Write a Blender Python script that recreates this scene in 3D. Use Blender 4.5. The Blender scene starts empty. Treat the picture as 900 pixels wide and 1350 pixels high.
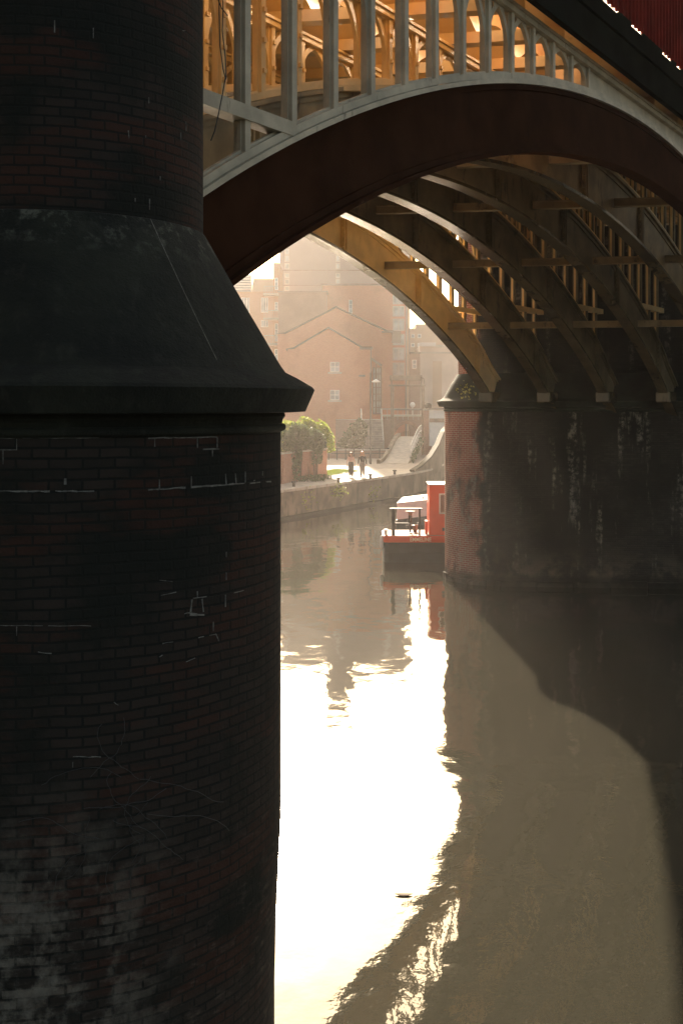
import bpy, bmesh, math, random
from mathutils import Vector, Matrix
from mathutils.geometry import tessellate_polygon
random.seed(7)
S = bpy.context.scene
COL = S.collection
PI = math.pi
R = math.radians
F, HZ, CX, EYE = 1500.0, 534.0, 450.0, 6.3      # focal length in photo pixels, horizon row, centre column, eye height

def at(px, py, d):
    return Vector(((px - CX) * d / F, d, EYE - (py - HZ) * d / F))

# ------------------------------------------------------------------ objects
def tag(o, label=None, cat=None, group=None, kind=None):
    if label: o['label'] = label
    if cat: o['category'] = cat
    if group: o['group'] = group
    if kind: o['kind'] = kind
    return o

def thing(name, label, cat, loc=(0, 0, 0), rz=0.0, group=None):
    o = bpy.data.objects.new(name, None)
    COL.objects.link(o)
    o.location = loc
    o.rotation_euler = (0, 0, rz)
    o.empty_display_size = .2
    return tag(o, label, cat, group)

class MB:
    def __init__(s):
        s.v, s.f, s.uv = [], [], []
    def quad(s, pts, uvs=None):
        n = len(s.v)
        s.v += [tuple(p) for p in pts]
        s.f.append(tuple(range(n, n + len(pts))))
        s.uv.append(uvs)
    def box(s, a, b):
        x0, y0, z0 = a; x1, y1, z1 = b
        if x0 > x1: x0, x1 = x1, x0
        if y0 > y1: y0, y1 = y1, y0
        if z0 > z1: z0, z1 = z1, z0
        n = len(s.v)
        s.v += [(x0,y0,z0),(x1,y0,z0),(x1,y1,z0),(x0,y1,z0),(x0,y0,z1),(x1,y0,z1),(x1,y1,z1),(x0,y1,z1)]
        for q in ((0,3,2,1),(4,5,6,7),(0,1,5,4),(1,2,6,5),(2,3,7,6),(3,0,4,7)):
            s.f.append(tuple(n + i for i in q)); s.uv.append(None)
        return s
    def bar(s, p, q, w, h=None, up=(0, 0, 1)):
        h = h or w
        p, q = Vector(p), Vector(q)
        d = (q - p).normalized()
        u = Vector(up)
        if abs(d.dot(u)) > .99: u = Vector((0, 1, 0))
        a = d.cross(u).normalized() * (w / 2); b = a.cross(d).normalized() * (h / 2)
        n = len(s.v)
        for c in (p, q):
            s.v += [tuple(c - a - b), tuple(c + a - b), tuple(c + a + b), tuple(c - a + b)]
        for k in ((0,1,2,3),(7,6,5,4),(0,4,5,1),(1,5,6,2),(2,6,7,3),(3,7,4,0)):
            s.f.append(tuple(n + i for i in k)); s.uv.append(None)
        return s
    def tube(s, pts, rad, seg=8):
        pts = [Vector(p) for p in pts]
        rr = rad if isinstance(rad, (list, tuple)) else [rad] * len(pts)
        n = len(s.v)
        for i, p in enumerate(pts):
            d = (pts[min(i + 1, len(pts) - 1)] - pts[max(i - 1, 0)]).normalized()
            u = Vector((0, 0, 1)) if abs(d.z) < .9 else Vector((1, 0, 0))
            a = d.cross(u).normalized(); b = a.cross(d)
            for k in range(seg):
                t = 2 * PI * k / seg
                s.v.append(tuple(p + (a * math.cos(t) + b * math.sin(t)) * rr[i]))
        for i in range(len(pts) - 1):
            for k in range(seg):
                k2 = (k + 1) % seg
                s.f.append((n + i*seg + k, n + i*seg + k2, n + (i+1)*seg + k2, n + (i+1)*seg + k)); s.uv.append(None)
        s.f.append(tuple(n + k for k in range(seg))[::-1]); s.uv.append(None)
        s.f.append(tuple(n + (len(pts)-1)*seg + k for k in range(seg))); s.uv.append(None)
        return s
    def lathe(s, c, prof, seg=16):
        c = Vector(c); n = len(s.v)
        for r, z in prof:
            for k in range(seg):
                t = 2 * PI * k / seg
                s.v.append((c.x + r*math.cos(t), c.y + r*math.sin(t), c.z + z))
        for i in range(len(prof) - 1):
            for k in range(seg):
                k2 = (k + 1) % seg
                s.f.append((n+i*seg+k, n+i*seg+k2, n+(i+1)*seg+k2, n+(i+1)*seg+k)); s.uv.append(None)
        s.f.append(tuple(n+k for k in range(seg))[::-1]); s.uv.append(None)
        s.f.append(tuple(n+(len(prof)-1)*seg+k for k in range(seg))); s.uv.append(None)
        return s
    def plate(s, loops, fn):
        """loops: 2D outer loop + holes; fn(x, z, side) -> 3D point, side 0 front / 1 back"""
        flat = [p for l in loops for p in l]
        tris = tessellate_polygon([[Vector((p[0], p[1], 0)) for p in l] for l in loops])
        for side in (0, 1):
            n = len(s.v)
            s.v += [tuple(fn(p[0], p[1], side)) for p in flat]
            for t in tris:
                s.f.append(tuple(n + i for i in (t if side == 0 else t[::-1]))); s.uv.append(None)
        for l in loops:
            for i in range(len(l)):
                a, b = l[i], l[(i + 1) % len(l)]
                s.quad([fn(a[0], a[1], 0), fn(b[0], b[1], 0), fn(b[0], b[1], 1), fn(a[0], a[1], 1)])
        return s
    def prism(s, pts, z0, z1):
        """plan polygon extruded upwards; z1 may be a list per point"""
        z1 = z1 if isinstance(z1, (list, tuple)) else [z1] * len(pts)
        return s.plate2(pts, lambda i, side: (pts[i][0], pts[i][1], z0 if side else z1[i]))
    def plate2(s, pts, fn):
        n = len(s.v); m = len(pts)
        s.v += [tuple(fn(i, 0)) for i in range(m)] + [tuple(fn(i, 1)) for i in range(m)]
        s.f.append(tuple(range(n, n + m))); s.uv.append(None)
        s.f.append(tuple(range(n + m, n + 2*m))[::-1]); s.uv.append(None)
        for i in range(m):
            j = (i + 1) % m
            s.f.append((n+i, n+m+i, n+m+j, n+j)); s.uv.append(None)
        return s
    def build(s, name, mat, parent=None, bevel=0, smooth=False):
        me = bpy.data.meshes.new(name)
        me.from_pydata(s.v, [], s.f)
        if any(u is not None for u in s.uv):
            L = me.uv_layers.new(name='UVMap')
            i = 0
            for f, u in zip(s.f, s.uv):
                for k in range(len(f)):
                    if u is not None: L.data[i].uv = u[k]
                    i += 1
        bm = bmesh.new(); bm.from_mesh(me)
        bmesh.ops.remove_doubles(bm, verts=bm.verts, dist=1e-5)
        bmesh.ops.recalc_face_normals(bm, faces=bm.faces)
        bm.to_mesh(me); bm.free()
        me.materials.append(mat)
        if smooth:
            for p in me.polygons: p.use_smooth = True
        o = bpy.data.objects.new(name, me)
        COL.objects.link(o)
        if parent: o.parent = parent
        if bevel:
            m = o.modifiers.new('bevel', 'BEVEL'); m.width = bevel; m.segments = 2; m.limit_method = 'ANGLE'; m.angle_limit = R(40)
        return o

def copy_tree(o, parent=None):
    c = o.copy(); COL.objects.link(c)
    if parent: c.parent = parent
    for ch in list(o.children): copy_tree(ch, c)
    return c

# ------------------------------------------------------------------ materials
def newmat(name):
    m = bpy.data.materials.new(name); m.use_nodes = True
    nt = m.node_tree
    return m, nt, nt.nodes['Principled BSDF']

def nd(nt, t, **kw):
    n = nt.nodes.new(t)
    for k, v in kw.items():
        if k.startswith('i_'):
            n.inputs[int(k[2:]) if k[2:].isdigit() else k[2:]].default_value = v
        else: setattr(n, k, v)
    return n

def mix(nt, fac, a, b, blend='MIX'):
    n = nt.nodes.new('ShaderNodeMix'); n.data_type = 'RGBA'; n.blend_type = blend
    for sock, v in ((0, fac), (6, a), (7, b)):
        if hasattr(v, 'links') or hasattr(v, 'is_linked'): nt.links.new(v, n.inputs[sock])
        elif sock: n.inputs[sock].default_value = (*v, 1)
        else: n.inputs[0].default_value = v
    return n.outputs[2]

def ramp(nt, src, a, b, v0=0.0, v1=1.0):
    n = nt.nodes.new('ShaderNodeMapRange')
    n.inputs[1].default_value = a; n.inputs[2].default_value = b; n.inputs[3].default_value = v0; n.inputs[4].default_value = v1
    n.interpolation_type = 'SMOOTHSTEP'
    nt.links.new(src, n.inputs[0])
    return n.outputs[0]

def math_n(nt, op, a, b=None):
    n = nt.nodes.new('ShaderNodeMath'); n.operation = op
    for i, v in enumerate((a, b)):
        if v is None: continue
        if hasattr(v, 'is_linked'): nt.links.new(v, n.inputs[i])
        else: n.inputs[i].default_value = v
    return n.outputs[0]

def noise(nt, vec, scale, detail=4, rough=.55):
    n = nd(nt, 'ShaderNodeTexNoise'); n.inputs['Scale'].default_value = scale
    n.inputs['Detail'].default_value = detail; n.inputs['Roughness'].default_value = rough
    if vec is not None: nt.links.new(vec, n.inputs['Vector'])
    return n.outputs['Fac']

def stretch(nt, vec, sc):
    n = nd(nt, 'ShaderNodeMapping'); n.inputs['Scale'].default_value = sc
    nt.links.new(vec, n.inputs['Vector'])
    return n.outputs[0]

def bump(nt, bs, h, strength=.4, dist=.02):
    n = nd(nt, 'ShaderNodeBump'); n.inputs['Strength'].default_value = strength; n.inputs['Distance'].default_value = dist
    nt.links.new(h, n.inputs['Height']); nt.links.new(n.outputs[0], bs.inputs['Normal'])
    return n

def plain(name, col, rough=.7, var=.25, scale=3.0, metal=0.0, dirt=None, bmp=0.0, spec=None):
    m, nt, bs = newmat(name)
    pos = nd(nt, 'ShaderNodeNewGeometry').outputs['Position']
    n1 = noise(nt, pos, scale, 6)
    lo = tuple(c * (1 - var) for c in col); hi = tuple(min(1, c * (1 + var)) for c in col)
    c = mix(nt, ramp(nt, n1, .3, .7), lo, hi)
    if dirt:
        n2 = noise(nt, stretch(nt, pos, (1.5, 1.5, .5)), scale * 1.7, 8, .65)
        c = mix(nt, ramp(nt, n2, dirt[1], dirt[1] + .16), c, dirt[0])
    nt.links.new(c, bs.inputs['Base Color'])
    bs.inputs['Roughness'].default_value = rough; bs.inputs['Metallic'].default_value = metal
    if spec is not None: bs.inputs['Specular IOR Level'].default_value = spec
    if bmp: bump(nt, bs, noise(nt, pos, scale * 6, 6), bmp, .02)
    return m

def brick(name, c1, c2, mortar, coords='obj', bw=.225, rh=.075, ms=.010, sooty=None, extra=None, rough=.85, bmp=.6):
    m, nt, bs = newmat(name)
    geo = nd(nt, 'ShaderNodeNewGeometry'); pos = geo.outputs['Position']
    if coords == 'uv':
        vec = nd(nt, 'ShaderNodeUVMap').outputs[0]
    else:
        sp = nd(nt, 'ShaderNodeSeparateXYZ'); nt.links.new(pos, sp.inputs[0])
        cb = nd(nt, 'ShaderNodeCombineXYZ')
        nt.links.new(math_n(nt, 'ADD', sp.outputs[0], sp.outputs[1]), cb.inputs[0]); nt.links.new(sp.outputs[2], cb.inputs[1])
        vec = cb.outputs[0]
    # slightly uneven courses
    wob = nd(nt, 'ShaderNodeTexNoise'); wob.inputs['Scale'].default_value = 2.2; nt.links.new(vec, wob.inputs['Vector'])
    sub = nd(nt, 'ShaderNodeVectorMath', operation='SUBTRACT'); nt.links.new(wob.outputs['Color'], sub.inputs[0]); sub.inputs[1].default_value = (.5, .5, .5)
    scl = nd(nt, 'ShaderNodeVectorMath', operation='SCALE'); nt.links.new(sub.outputs[0], scl.inputs[0]); scl.inputs['Scale'].default_value = .035
    add = nd(nt, 'ShaderNodeVectorMath', operation='ADD'); nt.links.new(vec, add.inputs[0]); nt.links.new(scl.outputs[0], add.inputs[1])
    b = nd(nt, 'ShaderNodeTexBrick'); nt.links.new(add.outputs[0], b.inputs['Vector'])
    b.inputs['Color1'].default_value = (*c1, 1); b.inputs['Color2'].default_value = (*c2, 1); b.inputs['Mortar'].default_value = (*mortar, 1)
    b.inputs['Scale'].default_value = 1; b.inputs['Mortar Size'].default_value = ms; b.inputs['Mortar Smooth'].default_value = .3
    b.inputs['Brick Width'].default_value = bw; b.inputs['Row Height'].default_value = rh; b.inputs['Bias'].default_value = 0
    col = b.outputs['Color']
    if sooty:
        n1 = noise(nt, pos, sooty[1], 8, .62)
        col = mix(nt, ramp(nt, n1, sooty[2], sooty[3]), col, sooty[0])
    if extra: col = extra(nt, pos, col, b)
    nt.links.new(col, bs.inputs['Base Color'])
    bs.inputs['Roughness'].default_value = rough; bs.inputs['Specular IOR Level'].default_value = .12
    h = math_n(nt, 'ADD', math_n(nt, 'MULTIPLY', b.outputs['Fac'], -1.0), math_n(nt, 'MULTIPLY', noise(nt, pos, 40, 4), .8))
    bump(nt, bs, h, bmp, .012)
    return m

def pos_ramp(nt, pos, axis, a, b):
    sp = nd(nt, 'ShaderNodeSeparateXYZ'); nt.links.new(pos, sp.inputs[0])
    return ramp(nt, sp.outputs[axis], a, b)

def near_extra(nt, pos, col, b):
    # red bricks showing through soot in clusters of courses
    n = noise(nt, stretch(nt, pos, (1, 1, 3)), .9, 5, .6)
    red = mix(nt, b.outputs['Fac'], (.062, .025, .016), (.024, .021, .017))
    col = mix(nt, math_n(nt, 'MULTIPLY', ramp(nt, n, .49, .64), .6), col, red)
    # lime bloom low on the nose, with its own ragged outline
    n2 = noise(nt, stretch(nt, pos, (1, 1, .9)), 2.1, 9, .68)
    lowz = pos_ramp(nt, pos, 2, 3.9, 2.2)
    side = pos_ramp(nt, pos, 0, -1.0, -2.0)
    k = math_n(nt, 'MULTIPLY', math_n(nt, 'MULTIPLY', lowz, side), ramp(nt, n2, .46, .60))
    n3 = noise(nt, pos, 14, 5, .7)
    b2 = nd(nt, 'ShaderNodeTexBrick'); nt.links.new(b.inputs['Vector'].links[0].from_socket, b2.inputs['Vector'])
    for i_, v_ in (('Color1', (0, 0, 0, 1)), ('Color2', (1, 1, 1, 1)), ('Mortar', (.25, .25, .25, 1)), ('Scale', 1), ('Mortar Size', .012), ('Brick Width', .225), ('Row Height', .075), ('Mortar Smooth', .4)): b2.inputs[i_].default_value = v_
    rnd_ = math_n(nt, 'ADD', math_n(nt, 'MULTIPLY', b2.outputs['Color'], .07), n2)
    k = math_n(nt, 'MULTIPLY', math_n(nt, 'MULTIPLY', lowz, side), ramp(nt, rnd_, .47, .62))
    lime = mix(nt, n3, (.045, .042, .035), (.30, .265, .215))
    col = mix(nt, math_n(nt, 'MULTIPLY', k, .9), col, lime)
    # thin dry salts lower down everywhere
    n4 = noise(nt, stretch(nt, pos, (2, 2, 5)), 3.0, 8, .7)
    k2 = math_n(nt, 'MULTIPLY', pos_ramp(nt, pos, 2, 4.2, 1.5), ramp(nt, n4, .5, .75))
    return mix(nt, math_n(nt, 'MULTIPLY', k2, .5), col, (.17, .13, .10))

def far_extra(nt, pos, col, b):
    # the rounded end, soot-free and with reflected light painted in: red brick, pale joints
    red = mix(nt, b.outputs['Fac'], (.30, .085, .052), (.44, .36, .30))
    nr = noise(nt, stretch(nt, pos, (1, 1, .6)), 1.3, 6, .65)
    red = mix(nt, ramp(nt, nr, .45, .66), red, (.07, .04, .032))
    sx = nd(nt, 'ShaderNodeSeparateXYZ'); nt.links.new(pos, sx.inputs[0])
    edge = math_n(nt, 'ADD', sx.outputs[0], math_n(nt, 'MULTIPLY', nr, 1.0))
    col = mix(nt, ramp(nt, edge, 5.5, 5.2), col, red)
    # long pale runs of lime down the face
    n1 = noise(nt, stretch(nt, pos, (1.5, 1.5, .16)), 1.5, 6, .6)
    n2 = noise(nt, pos, 5.0, 8, .75)
    k = math_n(nt, 'MULTIPLY', ramp(nt, n1, .52, .64), ramp(nt, n2, .45, .62))
    col = mix(nt, math_n(nt, 'MULTIPLY', k, .8), col, (.26, .24, .21))
    n5 = noise(nt, pos, 1.1, 6, .65)
    col = mix(nt, math_n(nt, 'MULTIPLY', math_n(nt, 'MULTIPLY', pos_ramp(nt, pos, 2, 1.6, .2), ramp(nt, n5, .42, .6)), .6), col, (.16, .13, .10))
    # wet slimy foot
    return mix(nt, math_n(nt, 'MULTIPLY', pos_ramp(nt, pos, 2, .5, .25), .75), col, (.012, .016, .012))

M = {}
M['brick_near'] = brick('sooty_brick_near', (.026, .022, .018), (.038, .029, .023), (.016, .016, .014), 'uv', sooty=((.015, .016, .013), .8, .45, .62), extra=near_extra)
M['brick_far'] = brick('sooty_brick_far', (.026, .027, .023), (.046, .044, .038), (.024, .025, .022), 'uv', sooty=((.018, .020, .017), .5, .42, .6), extra=far_extra)
def cap_stone():
    m, nt, bs = newmat('sooted_gritstone')
    pos = nd(nt, 'ShaderNodeNewGeometry').outputs['Position']
    c = mix(nt, ramp(nt, noise(nt, pos, 1.3, 8, .65), .35, .68), (.009, .010, .007), (.022, .024, .015))
    st_ = noise(nt, stretch(nt, pos, (5, 5, .5)), 1.6, 7, .65)
    c = mix(nt, math_n(nt, 'MULTIPLY', ramp(nt, st_, .52, .72), .6), c, (.040, .041, .028))
    ms = noise(nt, pos, 7, 9, .72)
    c = mix(nt, math_n(nt, 'MULTIPLY', math_n(nt, 'MULTIPLY', ramp(nt, ms, .5, .66), pos_ramp(nt, pos, 2, 7.35, 7.74)), .9), c, (.13, .13, .10))
    c = mix(nt, math_n(nt, 'MULTIPLY', ramp(nt, noise(nt, pos, 26, 5, .7), .62, .74), .5), c, (.06, .058, .045))
    nt.links.new(c, bs.inputs['Base Color']); bs.inputs['Roughness'].default_value = .85; bs.inputs['Specular IOR Level'].default_value = .3
    bump(nt, bs, math_n(nt, 'ADD', noise(nt, pos, 9, 8, .7), math_n(nt, 'MULTIPLY', noise(nt, pos, 60, 4, .6), .35)), .9, .03)
    return m
M['stone_soot'] = cap_stone()
M['stone_soot_far'] = plain('sooted_gritstone_far', (.030, .036, .029), .9, .35, 1.4, dirt=((.075, .08, .062), .62), bmp=.35, spec=.1)
M['mortar'] = plain('pale_mortar', (.15, .145, .125), .9, .4, 30)
M['cream'] = plain('worn_cream_paint', (.84, .60, .28), .45, .12, 1.6, dirt=((.22, .11, .045), .63), bmp=.15)
M['strut'] = plain('stained_strut_paint', (.36, .26, .13), .5, .3, 1.4, dirt=((.10, .07, .04), .55))
M['rib_shade'] = plain('shaded_olive_paint', (.20, .16, .09), .5, .3, 1.4, dirt=((.05, .042, .028), .54), bmp=.15)  # shade under the deck put into the colour of the middle ribs
M['soffit'] = plain('dark_glossy_paint', (.10, .08, .048), .20, .3, 1.2, dirt=((.04, .033, .022), .56), bmp=.03, spec=.9)  # darker, glossier tone for the bottom flanges and shoes
M['cream_face'] = plain('weathered_cream_paint', (.46, .40, .29), .6, .2, 2.2, dirt=((.12, .09, .06), .62), bmp=.15, spec=.3)
M['red_iron'] = plain('dark_red_ironwork', (.040, .017, .009), .6, .25, 1.3, dirt=((.020, .011, .007), .58), bmp=.1, spec=0.0)
M['black_iron'] = plain('black_girder_paint', (.010, .012, .009), .8, .3, 1.2, spec=0.0)
M['parapet_red'] = plain('red_parapet_paint', (.16, .016, .011), .6, .25, 1.5, dirt=((.04, .009, .007), .6), spec=0.0)
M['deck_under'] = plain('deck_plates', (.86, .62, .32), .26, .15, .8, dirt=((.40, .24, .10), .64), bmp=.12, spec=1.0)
M['facade1'] = brick('warm_red_brick', (.53, .175, .095), (.60, .225, .125), (.44, .27, .18), sooty=((.38, .13, .075), .25, .5, .75), bmp=.2)
M['facade2'] = brick('orange_red_brick', (.56, .18, .10), (.62, .22, .125), (.46, .27, .19), sooty=((.40, .16, .09), .2, .5, .7), bmp=.2)
M['facade3'] = brick('brown_grey_brick', (.27, .16, .12), (.33, .20, .15), (.35, .25, .2), sooty=((.24, .15, .12), .2, .5, .7), bmp=.2)
M['facade_apt'] = brick('orange_flat_brick', (.52, .24, .13), (.58, .29, .16), (.5, .36, .25), bmp=.2)
M['tower'] = plain('grey_lilac_cladding', (.26, .23, .23), .6, .08, .15)
M['pale_render'] = plain('pale_render', (.62, .52, .44), .8, .12, .3)
M['tan_render'] = plain('tan_render', (.52, .38, .27), .8, .12, .3)
M['concrete'] = plain('pale_concrete', (.48, .43, .37), .85, .15, .6, bmp=.2)
M['slate'] = plain('slate_roof', (.11, .08, .065), .7, .25, .8, bmp=.2)
M['lead'] = plain('grey_metal_trim', (.17, .13, .11), .5, .2, 1)
M['white'] = plain('white_paint', (.80, .77, .72), .45, .06, 2)
M['timber'] = plain('weathered_timber', (.24, .16, .11), .8, .25, 3)
M['dark_metal'] = plain('dark_painted_metal', (.035, .034, .032), .5, .2, 4)
M['grey_metal'] = plain('galvanised_rail', (.42, .40, .37), .45, .15, 3, metal=.3)
M['wallstone'] = plain('canal_wall_stone', (.17, .135, .095), .85, .4, 1.0, dirt=((.06, .055, .035), .52), bmp=.7)
M['coping'] = plain('worn_coping_stone', (.46, .41, .34), .75, .2, 1.2, bmp=.3)
M['path'] = plain('pale_path_gravel', (.50, .44, .36), .85, .18, 2.5, bmp=.3)
M['paving'] = plain('grey_setts', (.36, .31, .26), .85, .2, 2.5, bmp=.4)
M['ground'] = plain('town_ground', (.26, .22, .18), .9, .25, .3, bmp=.2)
M['garden'] = brick('garden_wall_brick', (.36, .15, .10), (.44, .20, .13), (.40, .30, .24), sooty=((.24, .12, .08), .9, .5, .7))
M['boat_red'] = plain('bright_red_boat_paint', (.76, .085, .020), .35, .06, 1.5)
M['boat_hull'] = plain('blackened_boat_steel', (.022, .034, .040), .5, .25, 2.2, dirt=((.07, .075, .07), .68))
M['boat_pale'] = plain('faded_pink_boat_paint', (.80, .76, .72), .5, .08, 1)
M['name_paint'] = plain('cream_lettering', (.92, .82, .56), .5, .03, 3)
M['skin'] = plain('skin', (.58, .34, .25), .55, .05, 8)
M['hair_brown'] = plain('brown_hair', (.12, .055, .03), .5, .3, 20)
M['hair_fair'] = plain('fair_red_hair', (.55, .27, .14), .45, .25, 20)
M['cloth_black'] = plain('black_cloth', (.025, .025, .027), .85, .2, 12)
M['cloth_pink'] = plain('blush_cloth', (.58, .36, .30), .85, .12, 12)
M['cloth_grey'] = plain('grey_cloth', (.21, .19, .18), .85, .15, 12)
M['shoe_white'] = plain('white_shoe', (.7, .68, .65), .6, .05, 8)
M['weed'] = plain('yellow_green_weed', (.26, .25, .06), .6, .35, 9)
M['moss'] = plain('mossy_stone', (.03, .032, .016), .9, .4, 4, bmp=.5)
M['bark'] = plain('bark', (.11, .075, .05), .9, .3, 8)

def leaf_mat(name, c0, c1):
    m, nt, bs = newmat(name)
    pos = nd(nt, 'ShaderNodeNewGeometry').outputs['Position']
    c = mix(nt, ramp(nt, noise(nt, pos, 3.5, 4), .35, .65), c0, c1)
    nt.links.new(c, bs.inputs['Base Color']); bs.inputs['Roughness'].default_value = .5
    tr = nd(nt, 'ShaderNodeBsdfTranslucent'); nt.links.new(c, tr.inputs[0])
    mx = nd(nt, 'ShaderNodeMixShader'); mx.inputs[0].default_value = .45
    nt.links.new(bs.outputs[0], mx.inputs[1]); nt.links.new(tr.outputs[0], mx.inputs[2])
    nt.links.new(mx.outputs[0], nt.nodes['Material Output'].inputs[0])
    return m
M['leaf_light'] = leaf_mat('sunny_hedge_leaves', (.15, .22, .025), (.36, .40, .05))
M['leaf_dark'] = leaf_mat('dark_ivy_leaves', (.04, .075, .032), (.08, .125, .05))
M['grass'] = leaf_mat('grass_blades', (.09, .14, .015), (.16, .21, .025))

def glass(name, col=(.30, .32, .34), rough=.12):
    m, nt, bs = newmat(name)
    pos = nd(nt, 'ShaderNodeNewGeometry').outputs['Position']
    c = mix(nt, ramp(nt, noise(nt, pos, .9, 2), .35, .65), tuple(x * .6 for x in col), col)
    nt.links.new(c, bs.inputs['Base Color']); bs.inputs['Roughness'].default_value = rough
    bs.inputs['IOR'].default_value = 1.7
    return m
M['glass'] = glass('window_glass', (.45, .49, .52))
M['glass_dark'] = glass('dark_window_glass', (.05, .05, .05))

def water_mat():
    m, nt, bs = newmat('murky_canal_water')
    pos = nd(nt, 'ShaderNodeNewGeometry').outputs['Position']
    bs.inputs['Base Color'].default_value = (.037, .036, .027, 1)
    bs.inputs['Roughness'].default_value = .035
    bs.inputs['IOR'].default_value = 1.55
    n1 = noise(nt, stretch(nt, pos, (.9, .55, 1)), .9, 2, .5)
    n2 = noise(nt, stretch(nt, pos, (1.1, .9, 1)), 4.0, 3, .55)
    h = math_n(nt, 'ADD', n1, math_n(nt, 'MULTIPLY', n2, .09))
    bump(nt, bs, h, 1.0, .020)
    return m
M['water'] = water_mat()

# ------------------------------------------------------------------ camera, light, sky, air
cam = bpy.data.cameras.new('camera'); co = bpy.data.objects.new('camera', cam); COL.objects.link(co)
co.location = (0, 0, EYE); co.rotation_euler = (R(90), 0, 0)
cam.sensor_fit = 'HORIZONTAL'; cam.sensor_width = 36; cam.lens = 36 * F / 900
cam.shift_y = (HZ - 675) / 900; cam.clip_end = 3000; cam.clip_start = .1
S.camera = co

SUN_EL, SUN_AZ = R(21.3), R(-3.0)
sd = Vector((math.sin(SUN_AZ) * math.cos(SUN_EL), math.cos(SUN_AZ) * math.cos(SUN_EL), math.sin(SUN_EL)))
sl = bpy.data.lights.new('sun', 'SUN'); sl.energy = 5.0; sl.angle = R(.53); sl.color = (1.0, .82, .62)
so = bpy.data.objects.new('sun', sl); COL.objects.link(so)
so.rotation_euler = (-sd).to_track_quat('-Z', 'Y').to_euler(); so.location = (0, 60, 60)

W = bpy.data.worlds.new('World'); S.world = W; W.use_nodes = True
wn = W.node_tree
sky = wn.nodes.new('ShaderNodeTexSky'); sky.sky_type = 'NISHITA'; sky.sun_disc = False
sky.sun_elevation = SUN_EL; sky.sun_rotation = SUN_AZ; sky.air_density = 1.0; sky.dust_density = 5.0; sky.ozone_density = .3
bg = wn.nodes['Background']; bg.inputs[1].default_value = .05
wn.links.new(mix(wn, 1.0, sky.outputs[0], (1.0, .94, .82), 'MULTIPLY'), bg.inputs[0])

hz = MB().box((-260, -70, -1.0), (260, 330, 46))
hm = bpy.data.materials.new('morning_haze'); hm.use_nodes = True
hn = hm.node_tree; hn.nodes.remove(hn.nodes['Principled BSDF'])
pv = hn.nodes.new('ShaderNodeVolumePrincipled'); pv.inputs['Color'].default_value = (1.0, .93, .87, 1)
pv.inputs['Density'].default_value = .00045; pv.inputs['Anisotropy'].default_value = .55
hn.links.new(pv.outputs[0], hn.nodes['Material Output'].inputs['Volume'])
tag(hz.build('haze', hm), kind='stuff')

# ------------------------------------------------------------------ water and land
wt = MB()
wt.quad([(-60, -60, 0), (90, -60, 0), (90, 190, 0), (-60, 190, 0)])
tag(wt.build('water', M['water']), kind='structure')
bed = None
bank = [(-40, -10), (-14, 41.7), (-3.3, 62.6), (3.55, 76), (4.9, 79), (6.3, 83), (7.9, 90), (11, 102), (16, 116), (40, 185)]
gp = MB()
gp.prism(bank + [(250, 320), (-250, 320), (-250, -60), (-60, -60)], -.9, 1.60)
tag(gp.build('ground', M['ground']), kind='structure')

def offset(path, d):
    out = []
    for i, p in enumerate(path):
        a = Vector(path[max(i - 1, 0)]); b = Vector(path[min(i + 1, len(path) - 1)])
        t = (b - a).normalized(); n = Vector((-t.y, t.x))
        out.append((p[0] + n.x * d, p[1] + n.y * d))
    return out
inner = offset(bank, .42); far_edge = offset(bank, 3.3)
pth = MB(); pth.prism(inner[1:6] + far_edge[1:6][::-1], 1.55, 1.632)
tag(pth.build('towpath', M['path']), kind='structure')
pv2 = MB(); pv2.prism([(-2.2, 83), (1.4, 80), (5.2, 84), (7.2, 90.5), (7.2, 104), (-6, 104), (-6, 92)], 1.55, 1.612)
tag(pv2.build('paved_yard', M['paving']), kind='structure')

cw = thing('canal_wall', 'long dark stone canal wall under the sunlit towpath', 'wall', (-3.3, 62.6, 0))
def rel(o, *pts): return [Vector(p) - o.location for p in pts]
b = MB()
for i in range(len(bank) - 1):
    p, q = bank[i], bank[i + 1]
    out0, out1 = offset(bank, -.14)[i], offset(bank, -.14)[i + 1]
    b.prism([(p[0] + 3.3, p[1] - 62.6), (out0[0] + 3.3, out0[1] - 62.6), (out1[0] + 3.3, out1[1] - 62.6), (q[0] + 3.3, q[1] - 62.6)], -.8, 1.50)
b.build('wall_face', M['wallstone'], cw)
b = MB(); c0 = offset(bank, -.2)
N = 0
for i in range(1, 6):
    p0, p1, q0, q1 = Vector(c0[i]), Vector(c0[i + 1]), Vector(inner[i]), Vector(inner[i + 1])
    n = max(2, int((p1 - p0).length / 1.25))
    for k in range(n):
        a, e = k / n + .004, (k + 1) / n - .004
        dz = random.uniform(-.012, .012)
        pts = [p0.lerp(p1, a), p0.lerp(p1, e), q0.lerp(q1, e), q0.lerp(q1, a)]
        b.prism([(t.x + 3.3, t.y - 62.6) for t in pts], 1.503, 1.66 + dz)
b.build('coping', M['coping'], cw, bevel=.02)
b = MB()
for i in range(1, 6):
    p0, p1 = offset(bank, -.14)[i], offset(bank, -.14)[i + 1]
    o0, o1 = offset(bank, -.34)[i], offset(bank, -.34)[i + 1]
    b.prism([(t[0] + 3.3, t[1] - 62.6) for t in (p0, o0, o1, p1)], -.5, .17)
b.build('footing_ledge', M['stone_soot_far'], cw)
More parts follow.
